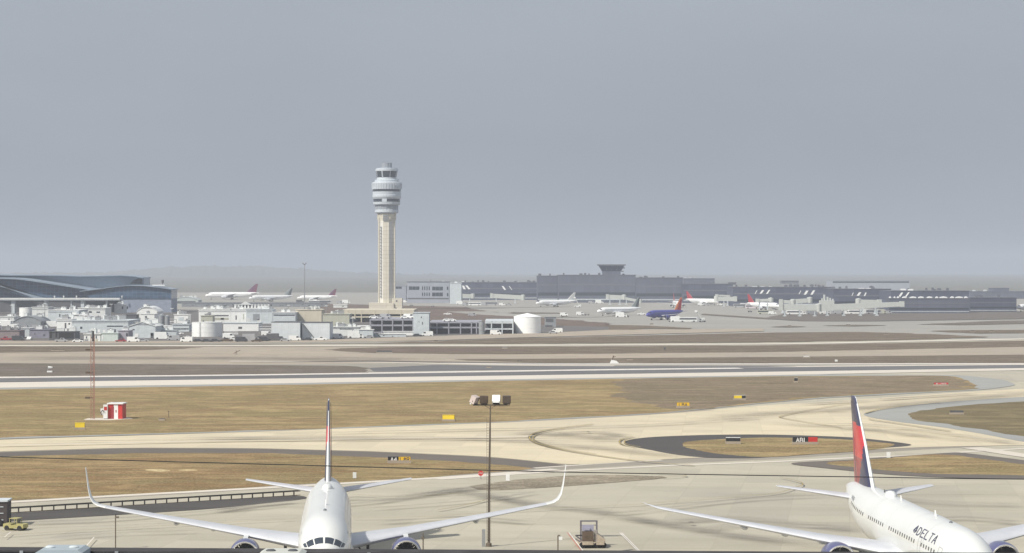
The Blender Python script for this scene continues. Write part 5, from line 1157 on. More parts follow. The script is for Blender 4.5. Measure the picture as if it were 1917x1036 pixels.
# ================================================================ vehicles
def vehicle(kind, m, x, y, yaw, label, cat, group, scale=1.0):
    """van / car / pickup / truck / tug: profile body with cabin glass and four wheels"""
    root = empty(kind, (x, y, 0), yaw, label, cat, group); S = scale
    P = dict(van=(5.2, 2.0, 2.3), car=(4.5, 1.8, 1.45), pickup_truck=(5.4, 1.95, 1.8), box_truck=(7.2, 2.4, 3.3), baggage_tug=(3.0, 1.6, 1.7), bus=(10.5, 2.5, 3.0), baggage_cart=(3.0, 1.5, 1.6))[kind]
    L, W, H = [v * S for v in P]; h0 = .35 * S
    b = MB()
    pr = dict(van=[(-.5, h0), (.5, h0), (.5, .9 * H), (.46, H), (-.28, H), (-.40, .62 * H), (-.49, .50 * H)], car=[(-.5, h0), (.5, h0), (.5, .6 * H), (.42, .66 * H), (.30, H), (-.08, H), (-.22, .66 * H), (-.49, .55 * H)],
              pickup_truck=[(-.5, h0), (.5, h0), (.5, .62 * H), (.10, .62 * H), (.06, H), (-.16, H), (-.26, .62 * H), (-.5, .52 * H)], box_truck=[(-.5, h0), (.5, h0), (.5, H), (-.22, H), (-.22, .62 * H), (-.42, .62 * H), (-.5, .34 * H)],
              baggage_tug=[(-.5, h0), (.5, h0), (.5, .55 * H), (.12, .55 * H), (.10, .45 * H), (-.15, .45 * H), (-.18, .60 * H), (-.5, .52 * H)], bus=[(-.5, h0), (.5, h0), (.5, H), (-.47, H), (-.5, .8 * H)], baggage_cart=[(-.5, h0), (.5, h0), (.5, h0 + .2), (.5, h0 + .3), (-.5, h0 + .3)])[kind]
    b.prism([(a * L, z) for a, z in pr], -W / 2, W / 2); b.build('body', m, root)
    gl = MB()
    if kind in ('car', 'van', 'pickup_truck'):
        a0, a1, z0, z1 = dict(car=(-.16, .30, .68, .93), van=(-.36, -.12, .60, .90), pickup_truck=(-.20, .04, .66, .93))[kind]
        for s_ in (-1, 1): gl.add([(s_ * (W / 2 + .01), a0 * L, z0 * H), (s_ * (W / 2 + .01), a1 * L, z0 * H), (s_ * (W / 2 + .01), (a1 - .03) * L, z1 * H), (s_ * (W / 2 + .01), (a0 + .06) * L, z1 * H)], [(0, 1, 2, 3)])
    elif kind == 'box_truck':
        for s_ in (-1, 1): gl.add([(s_ * (W / 2 + .01), -.40 * L, .4 * H), (s_ * (W / 2 + .01), -.27 * L, .4 * H), (s_ * (W / 2 + .01), -.27 * L, .58 * H), (s_ * (W / 2 + .01), -.40 * L, .58 * H)], [(0, 1, 2, 3)])
    elif kind == 'bus':
        for s_ in (-1, 1): gl.add([(s_ * (W / 2 + .01), -.46 * L, .5 * H), (s_ * (W / 2 + .01), .47 * L, .5 * H), (s_ * (W / 2 + .01), .47 * L, .8 * H), (s_ * (W / 2 + .01), -.46 * L, .8 * H)], [(0, 1, 2, 3)])
    elif kind == 'baggage_tug':
        gl.bx(-W * .3, W * .3, -.17 * L, -.12 * L, .6 * H, .9 * H)
    if gl.v and kind != 'baggage_tug':
        for o4 in (0, 4): w1 = MB(); w1.add(gl.v[o4:o4 + 4], [(0, 1, 2, 3)]); w1.build('window', glass, root, recalc=False)
    elif gl.v: gl.build('windscreen', glass, root)
    if kind == 'baggage_tug':
        c = MB(); c.bx(-W / 2, W / 2, -.2 * L, .2 * L, H - .06, H)
        for sx in (-1, 1):
            for a in (-.18, .18): c.bar((sx * W * .45, a * L, .5 * H), (sx * W * .45, a * L, H), .06)
        c.build('canopy', m, root)
    if kind == 'baggage_cart':
        c = MB(); c.bx(-W / 2, W / 2, -.5 * L, .5 * L, H - .08, H)
        for sx in (-1, 1):
            for a in (-.48, .48): c.bar((sx * W * .46, a * L, h0), (sx * W * .46, a * L, H), .06)
        c.build('canopy', m, root)
    r = (.36 if kind not in ('box_truck', 'bus') else .48) * S
    for sx in (-1, 1):
        for a in (-.32, .32):
            q = MB(); q.lathe([(r * .6, -.12), (r, -.1), (r, .1), (r * .6, .12)], 12, (sx * (W / 2 - .08), a * L, r), axis='x'); q.build('wheel', black, root)
    return root
PROTO = {}
def veh(kind, m, px, py, deg, label, cat=None, group='ground vehicles on the ramp', scale=1.0):
    x, y = gp(px, py); key = (kind, m.name, scale)
    cat = cat or kind.replace('_', ' ')
    if key not in PROTO: PROTO[key] = vehicle(kind, m, x, y, R_(deg), label, cat, group, scale); return PROTO[key]
    r = copy_tree(PROTO[key]); r.location = (x, y, 0); r.rotation_euler = (0, 0, R_(deg)); r['label'] = label; r['category'] = cat; r['group'] = group; return r
silver = M('silver_paint', (0.45, 0.46, 0.48), 0.35, .3, coat=.3); darkcar = M('dark_paint', (0.05, 0.055, 0.065), 0.35, coat=.3); redcar = M('dark_red_paint', (0.30, 0.04, 0.05), 0.4, coat=.2)
V = veh
V('car', white, 146, 641.5, 90, 'white car at the runway edge left of the lattice mast')
V('car', silver, 268, 640.5, 90, 'silver car right of the mauve grey shed by the runway edge')
V('pickup_truck', white, 350, 637, 90, 'white pickup truck at the foot of the wide white tank, left side')
V('van', white, 349, 641, -90, 'white van on the yard edge just left of the wide white tank')
V('car', darkcar, 372, 641, 90, 'dark car in front of the wide white tank, left one')
V('car', darkcar, 388, 641.3, 90, 'dark car in front of the wide white tank, middle one')
V('car', darkcar, 404, 641, 90, 'dark car in front of the wide white tank, right one')
V('box_truck', silver, 470, 640, 90, 'silver box truck in front of the low wide tank')
V('van', darkcar, 492, 640, 90, 'dark van between the box truck and the white tanks')
V('box_truck', darkgrey, 515, 639, 90, 'dark box truck at the foot of the left white tank')
V('van', white, 552, 638.5, 90, 'white van at the foot of the left white tank')
V('box_truck', white, 666, 634, 90, 'white box truck at the end of the long trailers')
V('van', white, 928, 627.5, 90, 'white van in front of the low parking deck, left of the domed tank')
V('car', silver, 1036, 625.5, 90, 'silver car right of the domed white tank')
V('van', white, 1043, 623.5, -90, 'white van on the road right of the domed tank')
V('car', white, 55, 637, 0, 'small white car in the left yard corner')
V('pickup_truck', silver, 115, 641, 90, 'silver pickup truck left of the white car at the runway edge')
for i, (a, b_, m, k) in enumerate([(700, 601, white, 'car'), (712, 601, silver, 'car'), (722, 600.5, silver, 'van'), (759, 601, white, 'car'), (766, 601.5, white, 'van'), (838, 604, white, 'car'), (846, 604, white, 'car')]):
    d = dist(626) + 8; x = wx(a, d)
    r = veh(k, m, a, 626, 80, ['white car at the left end of the left deck roof', 'silver car next to the leftmost car on the deck roof', 'silver van in the middle of the left deck roof', 'white car near the stair tower on the left deck roof', 'white van touching the stair tower on the left deck roof', 'white car on the roof of the right parking deck, left of the pair', 'white car on the roof of the right parking deck, right of the pair'][i], group='vehicles parked on the deck roofs')
    r.location = (x, d, hz(597.5 if a < 800 else 603, dist(626)) + .02)
V('van', white, 592, 565.5, 90, 'white van under the nose of the plum tailed jet')
V('bus', white, 588, 569, 90, 'white bus on the service road below the plum tailed jet')
V('bus', silver, 609, 569, 90, 'silver bus right of the white one below the plum tailed jet')
V('box_truck', darkgrey, 562, 568.5, 90, 'dark box truck left of the two buses')
V('van', silver, 636, 569, 90, 'silver van behind the row of buses')
V('box_truck', white, 648, 568.5, 90, 'white box truck near the tower, right of the buses')
V('van', white, 758, 567, 90, 'white van at the left foot of the grey office block')
V('baggage_tug', darkgrey, 770, 574, 90, 'dark baggage tug on the road below the office block, left one')
V('baggage_tug', darkgrey, 810, 575.5, 90, 'dark baggage tug on the road below the office block, right one')
V('box_truck', white, 862, 570.5, 90, 'white box truck at the foot of the pale stair block')
V('van', silver, 871, 573, 90, 'silver van right of the stair block truck')
V('bus', white, 889, 572.5, 90, 'white bus in front of the left concourse')
V('box_truck', silver, 905, 572.5, 90, 'silver box truck right of the white bus at the left concourse')
V('bus', silver, 920, 572, 90, 'silver bus below the sloping boarding bridge')
V('van', white, 940, 572.5, 90, 'white van below the right end of the sloping boarding bridge')
V('pickup_truck', silver, 952, 572, 90, 'silver pickup truck right of the white van at the sloping bridge')
V('pickup_truck', white, 838, 590, 90, 'white pickup truck on bare ground above the right parking deck')
V('van', silver, 884, 592.5, 90, 'silver van on the bare ground left of the domed tank')
V('box_truck', white, 1122, 568.5, 90, 'white box truck standing alone at the central terminal')
V('van', silver, 1107, 568.5, 90, 'silver van left of the lone box truck')
V('van', white, 1056, 592, 90, 'white van alone on the far ramp right of the domed tank')
V('van', white, 1086, 590.5, 90, 'white van with dark carts behind it on the far ramp')
V('baggage_cart', darkgrey, 1092.5, 590.8, 90, 'dark baggage cart behind the ramp van, nearer one')
V('baggage_cart', darkgrey, 1099, 590.8, 90, 'dark baggage cart behind the ramp van, farther one')
V('box_truck', white, 1163, 594.5, 90, 'white box truck below the wing of the lettered jet')
V('baggage_tug', darkgrey, 1173, 594.5, 90, 'dark tug right of the truck under the lettered jet')
V('pickup_truck', white, 1201, 590, 90, 'white pickup truck under the tail of the lettered jet')
V('baggage_cart', silver, 1256, 603, 90, 'silver cart below the blue jet, left of the row')
V('box_truck', white, 1267, 603, 90, 'white box truck below the orange red tail')
V('baggage_cart', white, 1277, 603.5, 90, 'white cart right of the truck below the orange red tail')
V('bus', offwhite, 1288, 603.5, 90, 'pale long loader below the orange red tail')
V('box_truck', silver, 1303, 603.5, 90, 'silver truck at the right end of the loader row')
V('baggage_tug', darkcar, 1316, 603.5, 90, 'dark tug at the right end of the loader row')
V('van', white, 1312, 572.5, 90, 'white van under the long white jet, left one')
V('van', silver, 1322, 572.5, 90, 'silver van under the long white jet, middle one')
V('pickup_truck', white, 1349, 572, 90, 'white pickup truck right of the long white jet')
V('box_truck', silver, 1371, 572.5, 90, 'silver box truck by the bridge box')
V('bus', silver, 1385, 576, 90, 'silver bus left of the red tailed jet')
V('box_truck', white, 1394, 575.5, 90, 'white box truck left of the red tailed jet')
V('bus', M('pinkish_white', (.62, .56, .60), .5), 1408, 578, 90, 'pinkish white bus under the red tail')
V('van', white, 1425, 577.5, 90, 'white van right of the pinkish bus')
V('baggage_tug', darkgrey, 1404, 585, 90, 'dark tug alone on the ramp left of the front pier')
V('bus', creamgreen, 1432, 588.5, 90, 'long greenish loader at the left foot of the front pier')
V('van', white, 1446, 589, 90, 'white van at the left foot of the front pier')
V('bus', white, 1487, 589.5, 90, 'white bus below the left half of the front pier')
V('van', white, 1502, 589.5, 90, 'white van right of the bus below the front pier')
V('box_truck', midgrey, 1520, 589, 90, 'grey box truck below the joint of the front pier')
V('box_truck', offwhite, 1545, 588.5, 90, 'off white box truck below the tapering bridge, leftmost')
V('van', silver, 1557, 588.5, 90, 'silver van right of the leftmost off white truck')
V('box_truck', silver, 1570, 588.5, 90, 'silver box truck between two vans below the tapering bridge')
V('van', white, 1583, 588.5, 90, 'white van in the middle below the tapering bridge')
V('bus', white, 1602, 588.5, 90, 'white bus below the tapering bridge')
V('box_truck', offwhite, 1620, 588, 90, 'off white box truck right of the bus below the tapering bridge')
V('bus', silver, 1635, 588, 90, 'silver bus below the tapering bridge')
V('box_truck', creamgreen, 1650, 588, 90, 'greenish box truck near the right end of the tapering bridge')
V('van', silver, 1662, 588, 90, 'silver van at the right end of the tapering bridge')
V('bus', white, 1759, 584.3, 90, 'white bus on the road below the low front wing, left one')
V('van', white, 1777, 584.3, 90, 'white van right of the bus below the low front wing')
V('bus', white, 1808, 584, 90, 'white bus at the right end of the low front wing')
V('bus', silver, 1831, 584, 90, 'silver bus in the vehicle cluster at the right')
V('box_truck', silver, 1845, 583.5, 90, 'silver box truck in the vehicle cluster at the right')
V('van', white, 1856, 583.5, 90, 'white van at the right end of the vehicle cluster')
for i, (kd, m_, x_, y_, lb) in enumerate([
 ('box_truck', white, 8, 612, 'white box truck at the left edge between the flat roofs'), ('van', white, 30, 615, 'white van behind the small pale box building'),
 ('van', silver, 70, 617, 'silver van left of the dark lean to shed, upper yard'), ('pickup_truck', redcar, 12, 638, 'dark red pickup truck at the left yard edge'),
 ('van', darkcar, 34, 639, 'dark van between the red pickup and the small white car'), ('box_truck', white, 100, 613, 'white box truck at the left end of the long warehouse'),
 ('car', redcar, 226, 641, 'dark red car right of the pale aqua cabin'), ('van', white, 250, 641, 'white van left of the silver car at the runway edge'),
 ('box_truck', white, 305, 636, 'white box truck below the flat roof with the round vent'), ('van', silver, 325, 638, 'silver van between the gabled shed and the wide tank'),
 ('car', white, 335, 627, 'white car behind the vans left of the wide white tank'), ('van', white, 428, 634, 'white van right of the wide white tank, upper'),
 ('pickup_truck', brownrust, 424, 640.5, 'brown pickup truck right of the wide white tank'), ('car', white, 440, 637.5, 'white car below the dark hatch of the low tank'),
 ('van', darkcar, 452, 641, 'dark van in front of the low tank'), ('car', brownrust, 480, 641, 'brown car right of the silver box truck'),
 ('van', white, 500, 629, 'white van on the yard road left of the white tanks'), ('car', silver, 534, 640, 'silver car in front of the left white tank'),
 ('car', darkcar, 575, 638.5, 'dark car in front of the tank with the stair'), ('pickup_truck', white, 600, 638, 'white pickup truck in front of the tank with the stair'),
 ('van', white, 632, 634.5, 'white van in front of the low yard office'), ('car', silver, 690, 634, 'silver car at the end of the yard office'),
 ('box_truck', white, 706, 620, 'white box truck standing against the left parking deck'), ('car', darkcar, 782, 631, 'dark car at the foot of the grey stair tower'),
 ('van', white, 800, 630, 'white van at the right foot of the grey stair tower')]):
    V(kd, m_, x_, y_, 90 if i % 3 else -90, lb)
V('baggage_tug', tugyellow, 29, 993, 75, 'yellow baggage tug parked by the guard rail at the left', scale=.85)

# ================================================================ lift trucks and stairs at the jets
def lift(px, py, top_px, top_y, label):
    x, y = gp(px, py); d = y; root = empty('lift_truck', (x, y, 0), 0, label, 'lift truck', 'lift trucks at the far gates')
    b = MB(); b.bx(-2.6, 2.6, -1.1, 1.1, .5, 1.5); b.bx(1.6, 2.8, -1.1, 1.1, 1.5, 2.4); b.build('body', offwhite, root)
    a = MB(); a.bar((1.5, 0, 1.5), (wx(top_px, d) - x, 0, hz(top_y, d)), .55); a.build('arm', bridgem, root)
    c = MB(); q = (wx(top_px, d) - x, 0, hz(top_y, d)); c.box(q, (1.4, 1.4, 1.1)); c.build('basket', white, root)
    for k in (-1.7, 1.7):
        w = MB(); w.lathe([(.3, -1.15), (.45, -1.1), (.45, 1.1), (.3, 1.15)], 10, (k, 0, .45), axis='y'); w.build('wheel', black, root)
lift(1081, 576, 1076, 557.5, 'white lift truck with raised arm behind the tail of the white jet')
lift(1310, 603, 1303, 583, 'pale lift truck with long raised arm right of the orange red tail')

# ================================================================ airfield furniture
def sign(px0, px1, y0, yb, panels_, label, yaw=0.0, text=(), deep=.35, top=None, group='airfield signs', legs=True):
    """panels_: (fraction start, fraction end, material)"""
    d = dist(yb); w = (px1 - px0) * d / FPX; h = (yb - y0) * d / FPX; gap = min(.22, h * .2)
    root = empty('airfield_sign', (wx((px0 + px1) / 2, d), d, 0), yaw, label, 'airfield sign', group)
    c = MB(); c.bx(-w / 2, w / 2, 0, deep, gap, h); c.build('case', darkgrey if panels_[0][2] != yellow else brownrust, root)
    for a, b_, m in panels_:
        q = MB(); q.bx(-w / 2 + w * a + .03, -w / 2 + w * b_ - .03, -.03, 0.0, gap + .05, h - .05); q.build('face', m, root)
    if top: q = MB(); q.box((0, deep / 2 - .02, h + .02), (w, deep + .06, .05)); q.build('top', top, root)
    for (s_, a, b_, m) in text:
        hh = (h - gap) * .62; cw = hh / 1.4; tot = len(s_) * 1.35 * cw; x0 = -w / 2 + w * (a + b_) / 2 - tot / 2 + .15 * cw; z0 = gap + (h - gap) * .19
        for i_, ch in enumerate(s_):
            q = MB()
            for st in strokes(ch, .24, 1.35): q.add([(x0 + (u + i_ * 1.35) * cw, -.045, z0 + v * cw) for u, v in st], [(0, 1, 2, 3)])
            q.build('letter', m, root, recalc=False)
    if legs:
        for k in (-.35, .35): q = MB(); q.bx(k * w - .05, k * w + .05, .1, .22, -.05, gap + .02); q.build('leg', galv, root)
    p = MB(); p.bx(-w / 2 - .1, w / 2 + .1, -.12, deep + .12, -.03, .035 + .004 * LAYER[0]); p.build('base_slab', c_tan, root)
    return root
sign(726, 768.5, 855, 868, [(0, .47, black), (.47, 1, signyellow)], 'long sign, black left half and yellow right half, near the tail of the left jet', R_(3), text=[('A4', .06, .47, whitemark), ('L8R', .5, 1, lettermat)])
sign(828, 851, 777.5, 790, [(0, 1, yellow)], 'bright yellow sign below the floodlight heads', R_(-6), top=yellow, deep=.6)
sign(140, 158.5, 792, 805.5, [(0, 1, yellow)], 'bright yellow sign in the grass left of the red and white hut', R_(6), top=yellow, deep=.6)
sign(1267, 1291, 753.5, 764.5, [(0, 1, signyellow)], 'orange yellow sign with dark lettering in the middle field', 0, text=[('LBA', .08, .92, lettermat)])
sign(1374, 1396, 740.5, 750, [(0, .68, yellow), (.68, 1, black)], 'pale yellow sign with a black right end in the middle field', 0, top=white)
sign(1359, 1386, 820, 832, [(0, 1, black)], 'black backed sign with a white top edge on the lens shaped island', R_(-4), top=white, deep=.7)
sign(1484, 1531, 818, 833, [(0, .2, black), (.2, .62, black), (.62, 1, red)], 'long sign, black left and red right, on the lens shaped island', R_(3), text=[('ABL', .12, .6, whitemark)])
sign(1779, 1804, 769, 777, [(0, 1, darkgrey)], 'plain dark sign back in the green right field', 0)
sign(1748.5, 1775.5, 716.5, 723.5, [(0, 1, redmark)], 'small red runway sign with white marks at the right end of the middle field', 0, text=[('8L-26R', .05, .95, whitemark)])
sign(1487, 1493.5, 708, 717, [(0, 1, black)], 'small black upright sign with a white cap near the runway', 0, top=white)
sign(298, 308, 783.5, 789, [(0, 1, black)], 'small black sign right of the red and white hut', 0)
sign(705, 734, 656.5, 662, [(0, 1, darkgrey)], 'long low dark sign on the reddish far field', 0)
sign(968, 977, 675.5, 680, [(0, .4, black), (.55, 1, black)], 'pair of small black panels on the far strip', 0)
sign(1174, 1184, 672, 675.5, [(0, 1, black)], 'thin black sign right of the windsock on the far strip', 0)
sign(96, 120, 654.5, 658, [(0, 1, brownrust)], 'long rusty low sign on the far left field', 0)
sign(911, 919, 686.5, 690, [(0, 1, black)], 'tiny black sign between the two white runway lines', 0)
sign(1656, 1663, 624, 627, [(0, 1, black)], 'tiny black sign on the far right field', 0)
sign(1504, 1516, 666.8, 671, [(0, 1, white)], 'lone low white topped sign on the strip beyond the runway', 0, top=white)
sign(940, 949.5, 650.5, 654, [(0, 1, darkgrey)], 'small dark sign with a white top on the far taxiway edge', 0, top=white)
sign(812, 820, 638.5, 641.5, [(0, 1, black)], 'lone small black sign on the far perimeter road', 0)
sign(1217, 1223, 606, 608.5, [(0, 1, black)], 'tiny dark sign below the blue jet on the far ramp', 0)
sign(1475, 1482, 609.5, 612, [(0, 1, black)], 'tiny dark sign in the thin dark strip right of centre', 0)
sign(1584, 1592, 607.8, 610.5, [(0, 1, black)], 'tiny dark sign below the long tapering bridge', 0)
sign(1818, 1826, 619.5, 622.6, [(0, 1, black)], 'tiny dark sign left of another on the far right strip', 0)
sign(1854, 1861, 619.5, 622.3, [(0, 1, black)], 'tiny dark sign right of another on the far right strip', 0)
def marker(px0, px1, y0, yb, m, label):
    d = dist(yb); w = (px1 - px0) * d / FPX; h = (yb - y0) * d / FPX
    root = empty('marker_board', (wx((px0 + px1) / 2, d), d, 0), 0, label, 'marker board', 'marker boards')
    b = MB(); b.bx(-w / 2, w / 2, -.04, .04, .12, h); b.build('board', m, root)
    f = MB(); f.bx(-w / 2 - .02, w / 2 + .02, .05, .10, h * .45, h * .55); f.build('back_rail', galv, root)
    for s_ in (-1, 1): q = MB(); q.bx(s_ * w * .3 - .04, s_ * w * .3 + .04, .04, .1, -.05, h * .9); q.build('leg', galv, root)
marker(1660, 1667, 846.5, 858.5, white, 'upright white board beside the fin of the right jet')
marker(947, 954, 887.5, 902, white, 'upright white board right of the stop sign')
marker(660.5, 667, 884.5, 897, offwhite, 'dull upright board with a bracket near the tail of the left jet')
marker(1563, 1568, 673.5, 678, white, 'small white board far beyond the runway')
def post(px, y0, yb, r, m, label, name='post', cat='post', head=None, group=None):
    d = dist(yb); h = (yb - y0) * d / FPX
    root = empty(name, (wx(px, d), d, 0), 0, label, cat, group)
    b = MB(); b.lathe([(r * 1.3, -.1), (r, .3), (r * .8, h)], 10, (0, 0, 0)); b.lathe([(r * 2.2, -.02), (r * 2.2, .12)], 10); b.build('pole', m, root, smooth=True)
    return root, h, d
r_, h, d = post(900, 887, 897.5, .05, galv, 'red octagonal stop sign by the service road kerb', 'stop_sign', 'stop sign')
q = MB(); q.prism([(math.cos(R_(22.5 + 45 * k)) * .40, h + .05 + math.sin(R_(22.5 + 45 * k)) * .40) for k in range(8)], -.10, -.07, axis='y'); fc = q.build('sign_face', red, r_)
q = MB()
FONT['P'] = [[(0, 0), (0, 1.4), (.75, 1.35), (.95, 1.05), (.75, .72), (0, .7)]]
for st in strokes('STOP', .24, 1.3): q.add([(-.30 + u * .12, -.11, h - .03 + v * .12) for u, v in st], [(0, 1, 2, 3)])
q.build('lettering', whitemark, r_)

r_, h, d = post(315.5, 771, 783, .07, polemat, 'short thin post in the grass right of the small black sign')
q = MB(); q.box((0, 0, h + .05), (.3, .3, .12)); q.build('cap', polemat, r_)
r_, h, d = post(1244.5, 652, 657, .14, darkgrey, 'thin dark post on the far field')
q = MB(); q.box((0, 0, h), (.9, .5, .5)); q.build('cap', darkgrey, r_)
r_, h, d = post(442, 656, 664.5, .10, brownrust, 'thin rusty antenna post on the far taxiway')
q = MB(); q.bar((-.9, 0, h * .3), (1.5, 0, h), .2); q.build('arm', brownrust, r_)
# windsock and small mast on the far strip
def windsock(px, y0, yb, label, big=1.0):
    d = dist(yb); h = (yb - y0) * d / FPX; root = empty('windsock', (wx(px, d), d, 0), 0, label, 'windsock')
    b = MB(); b.tube([(0, 0, -.1), (0, 0, h)], .1 * big, 8); b.build('pole', galv, root)
    s = MB(); s.lathe([(.55 * big, 0), (.42 * big, .9 * big), (.25 * big, 1.8 * big)], 12, (0.1, 0, h * .85), axis='x', caps=False); s.build('sock', white, root)
    c = MB(); c.bx(-.2, 1.9 * big, -.4, .4, -.05, .55); c.build('cabinet', white, root)
    return root
windsock(89.5, 686.5, 698, 'white windsock with a cabinet in the dark strip at the left', 0.7)
def glide():
    d = dist(681); root = empty('guidance_unit', (wx(1147, d), d, 0), 0, 'small white unit with a brown mast beyond the runway, right of centre', 'guidance unit')
    b = MB(); b.prism([(-.9, 0), (2.2, 0), (1.2, .9), (-.4, 1.2)], -.7, .7, axis='y'); b.build('cabinet', white, root)
    m = MB(); m.bar((-.3, 0, .6), (0.3, 0, 2.6), .3); m.bar((0, 0, 2.0), (1.0, 0, 2.3), .2); m.build('mast', brownrust, root)
glide()
# floodlight mast
def floodlight():
    d = 264.5; cx = wx(915, d); root = empty('floodlight_mast', (cx, d, 0), 0, 'tall weathered mast with four floodlight heads in the middle of the ramp', 'floodlight mast')
    H = lambda y: hz(y, d); X = lambda p: wx(p, d) - cx
    b = MB(); b.tube([(0, 0, -.1), (.02, 0, 6), (X(918), 0, H(757))], [.145, .11, .07], 12); b.lathe([(.32, -.05), (.32, .35), (.2, .45)], 12); b.build('pole', polemat, root, smooth=True)
    a = MB(); a.bar((X(885), 0, H(758)), (X(950), 0, H(758)), .10); a.bar((X(885), .5, H(759.5)), (X(950), .5, H(759.5)), .08); a.bar((X(918), 0, H(766)), (X(905), 0, H(758)), .06); a.bar((X(918), 0, H(766)), (X(930), 0, H(758)), .06); a.build('cross_arm', polemat, root)
    for (p, rz, tilt, mt) in ((888.5, 60, 25, M('lamp_pinkish', (.55, .47, .44), .5)), (906, 8, 5, brownrust), (929, -4, -35, white), (948.5, 5, 5, M('lamp_brown', (.085, .065, .05), .6, var=.3))):
        h = MB(); h.box((0, 0, 0), (.86, .62, .82), rx=R_(tilt)); h.box((0, 0, -.44), (.7, .5, .10), rx=R_(tilt), mi=1)
        o = h.build('lamp_head', [mt, black], root, loc=(X(p), .1, H(748.5)), rz=R_(rz))
        g = MB(); g.box((0, -.32, -.05), (.7, .03, .6), rx=R_(tilt)); g.build('lens', mt, o)
        y = MB(); y.bar((-.45, 0, -.1), (-.3, 0, -.62), .06); y.bar((.45, 0, -.1), (.3, 0, -.62), .06); y.bar((-.3, 0, -.62), (.3, 0, -.62), .06); y.build('bracket', polemat, o)
    e = MB(); e.bar((X(880), 0, H(757)), (X(889), 0, H(746)), .14); e.build('small_arm', white, root)
    c = MB(); c.bx(-.75, -.38, -.2, .2, 0, 1.9); c.build('control_box', galv, root)
    l = MB()
    for k in range(44): l.bar((-.22, -.2, .8 + k * .3), (.22, -.2, .8 + k * .3), .03)
    l.bar((-.22, -.2, .6), (-.22, -.2, 14.2), .03); l.bar((.22, -.2, .6), (.22, -.2, 14.2), .03); l.build('climbing_ladder', polemat, root)
floodlight()
# lattice mast behind the hut
def lattice():
    d = dist(786); cx = wx(174, d); root = empty('lattice_mast', (cx, d, 0), 0, 'slim faded red lattice mast beside the red and white hut', 'lattice mast')
    H = lambda y: hz(y, d); top = H(628); w = .38
    L = MB()
    P = [(-w, -w), (w, -w), (0, w)]
    for x, y in P: L.tube([(x, y, -.1), (x, y, top)], .055, 6)
    L.build('leg_set', mast_red, root)
    b = MB(); n = int(top / .8)
    for k in range(n):
        z0, z1 = k * .8, (k + 1) * .8
        for i in range(3):
            p, q = P[i], P[(i + 1) % 3]; b.bar((p[0], p[1], z0), (q[0], q[1], z1), .035)
    b.build('bracing', mast_red, root)
    for yy, dx in ((698, -1.0), (745, -1.1), (655, -1.0)):
        a = MB(); a.bar((0, 0, H(yy)), (dx, 0, H(yy)), .12); a.box((dx, 0, H(yy)), (1.0, .3, .35)); a.build('antenna_arm', brownrust, root)
    t = MB(); t.lathe([(.25, top - 1.2), (.25, top + .9)], 10); t.build('top_antenna', darkgrey, root)
    g = MB()
    for s_ in (-1, 1): g.tube([(w * s_, 0, H(660)), (w * s_ - .9, 0, H(700))], .02, 4)
    g.build('cable', mast_red, root)
lattice()
# red and white hut
def hut():
    d = dist(785.5); x0, x1 = wx(202, d), wx(229, d); w = x1 - x0; cx = (x0 + x1) / 2; s = FPX / d
    root = empty('equipment_hut', (cx, d, 0), R_(-4), 'red and white chequered equipment hut beside the lattice mast', 'hut'); h = hz(757, d)
    b = MB(); b.bx(-w / 2, w / 2, 0, 3.4, -.05, h); b.build('wall', red, root)
    for a0, a1 in ((.40, .70),):
        q = MB(); q.bx(-w / 2 + w * a0, -w / 2 + w * a1, -.03, 0, 0, h - .1); q.build('white_panel', white, root)
    q = MB(); q.bx(-w / 2 + w * .22, -w / 2 + w * .42, -.04, -.005, .1, h * .85); q.build('door', redcar, root)
    q = MB(); q.bx(-w / 2 + w * .53, -w / 2 + w * .60, -.05, -.03, h * .45, h * .62); q.build('vent', redcar, root)
    r = MB(); r.bx(-w / 2 - .2, w / 2 + .2, -.25, 3.6, h, h + .22); r.build('roof', white, root)
    q = MB(); q.bx(-w / 2 - .015, -w / 2 + .001, 0.02, 1.7, h * .5, h - .02); q.bx(-w / 2 - .015, -w / 2 + .001, 1.7, 3.38, 0, h * .5); q.build('white_panel', white, root)
    d2 = d - .6; x0, x1 = wx(188, d2), wx(201, d2); w2 = x1 - x0
    r2 = empty('generator_cabinet', ((x0 + x1) / 2, d2, 0), R_(8), 'white generator cabinet with a rusty pipe joined to the red hut', 'cabinet'); h2 = hz(758, d2)
    b = MB(); b.bx(-w2 * .1, w2 / 2, 0, 2.4, .2, h2 - .1); b.bx(-w2 / 2, w2 * .1, .2, 1.6, h2 * .3, h2 * .72); b.build('body', white, r2)
    q = MB(); q.bx(0, w2 / 2 - .1, -.03, 0, h2 * .62, h2 * .86); q.build('red_panel', red, r2)
    t = MB(); t.tube([(-w2 * .35, -.1, .9), (-w2 * .45, -.1, 1.5), (-w2 * .2, -.1, 1.9), (0, -.1, 1.6)], .12, 8); t.build('pipe', brownrust, r2)
    f = MB(); f.bx(0, w2 / 2, .2, 2.2, -.05, .2); f.build('foot', black, r2)
hut()
# guard rail on the left with its posts
def guard_rail():
    P = [gp(13, 961.5), gp(562, 928.0)]; a, b = Vector(P[0]), Vector(P[1]); L = (b - a).length; ang = math.atan2((b - a).y, (b - a).x)
    root = empty('guard_rail', (a.x, a.y, 0), ang, 'long low dark guard rail on posts behind the left wing', 'guard rail')
    r = MB(); r.bx(0, L, -.06, .06, .55, .76); r.build('rail', M('rail_dark', (.085, .078, .07), .7, var=.3), root)
    r = MB(); r.bx(0, L, -.04, .04, .02, .10); r.build('lower_rail', brownrust, root)
    n = int(L / 1.58); m = M('rail_post', (.09, .08, .07), .7)
    for k in range(n + 1): q = MB(); q.bx(k * 1.58 - .07, k * 1.58 + .07, .061, .20, -.05, .70); q.build('post', m, root)
guard_rail()
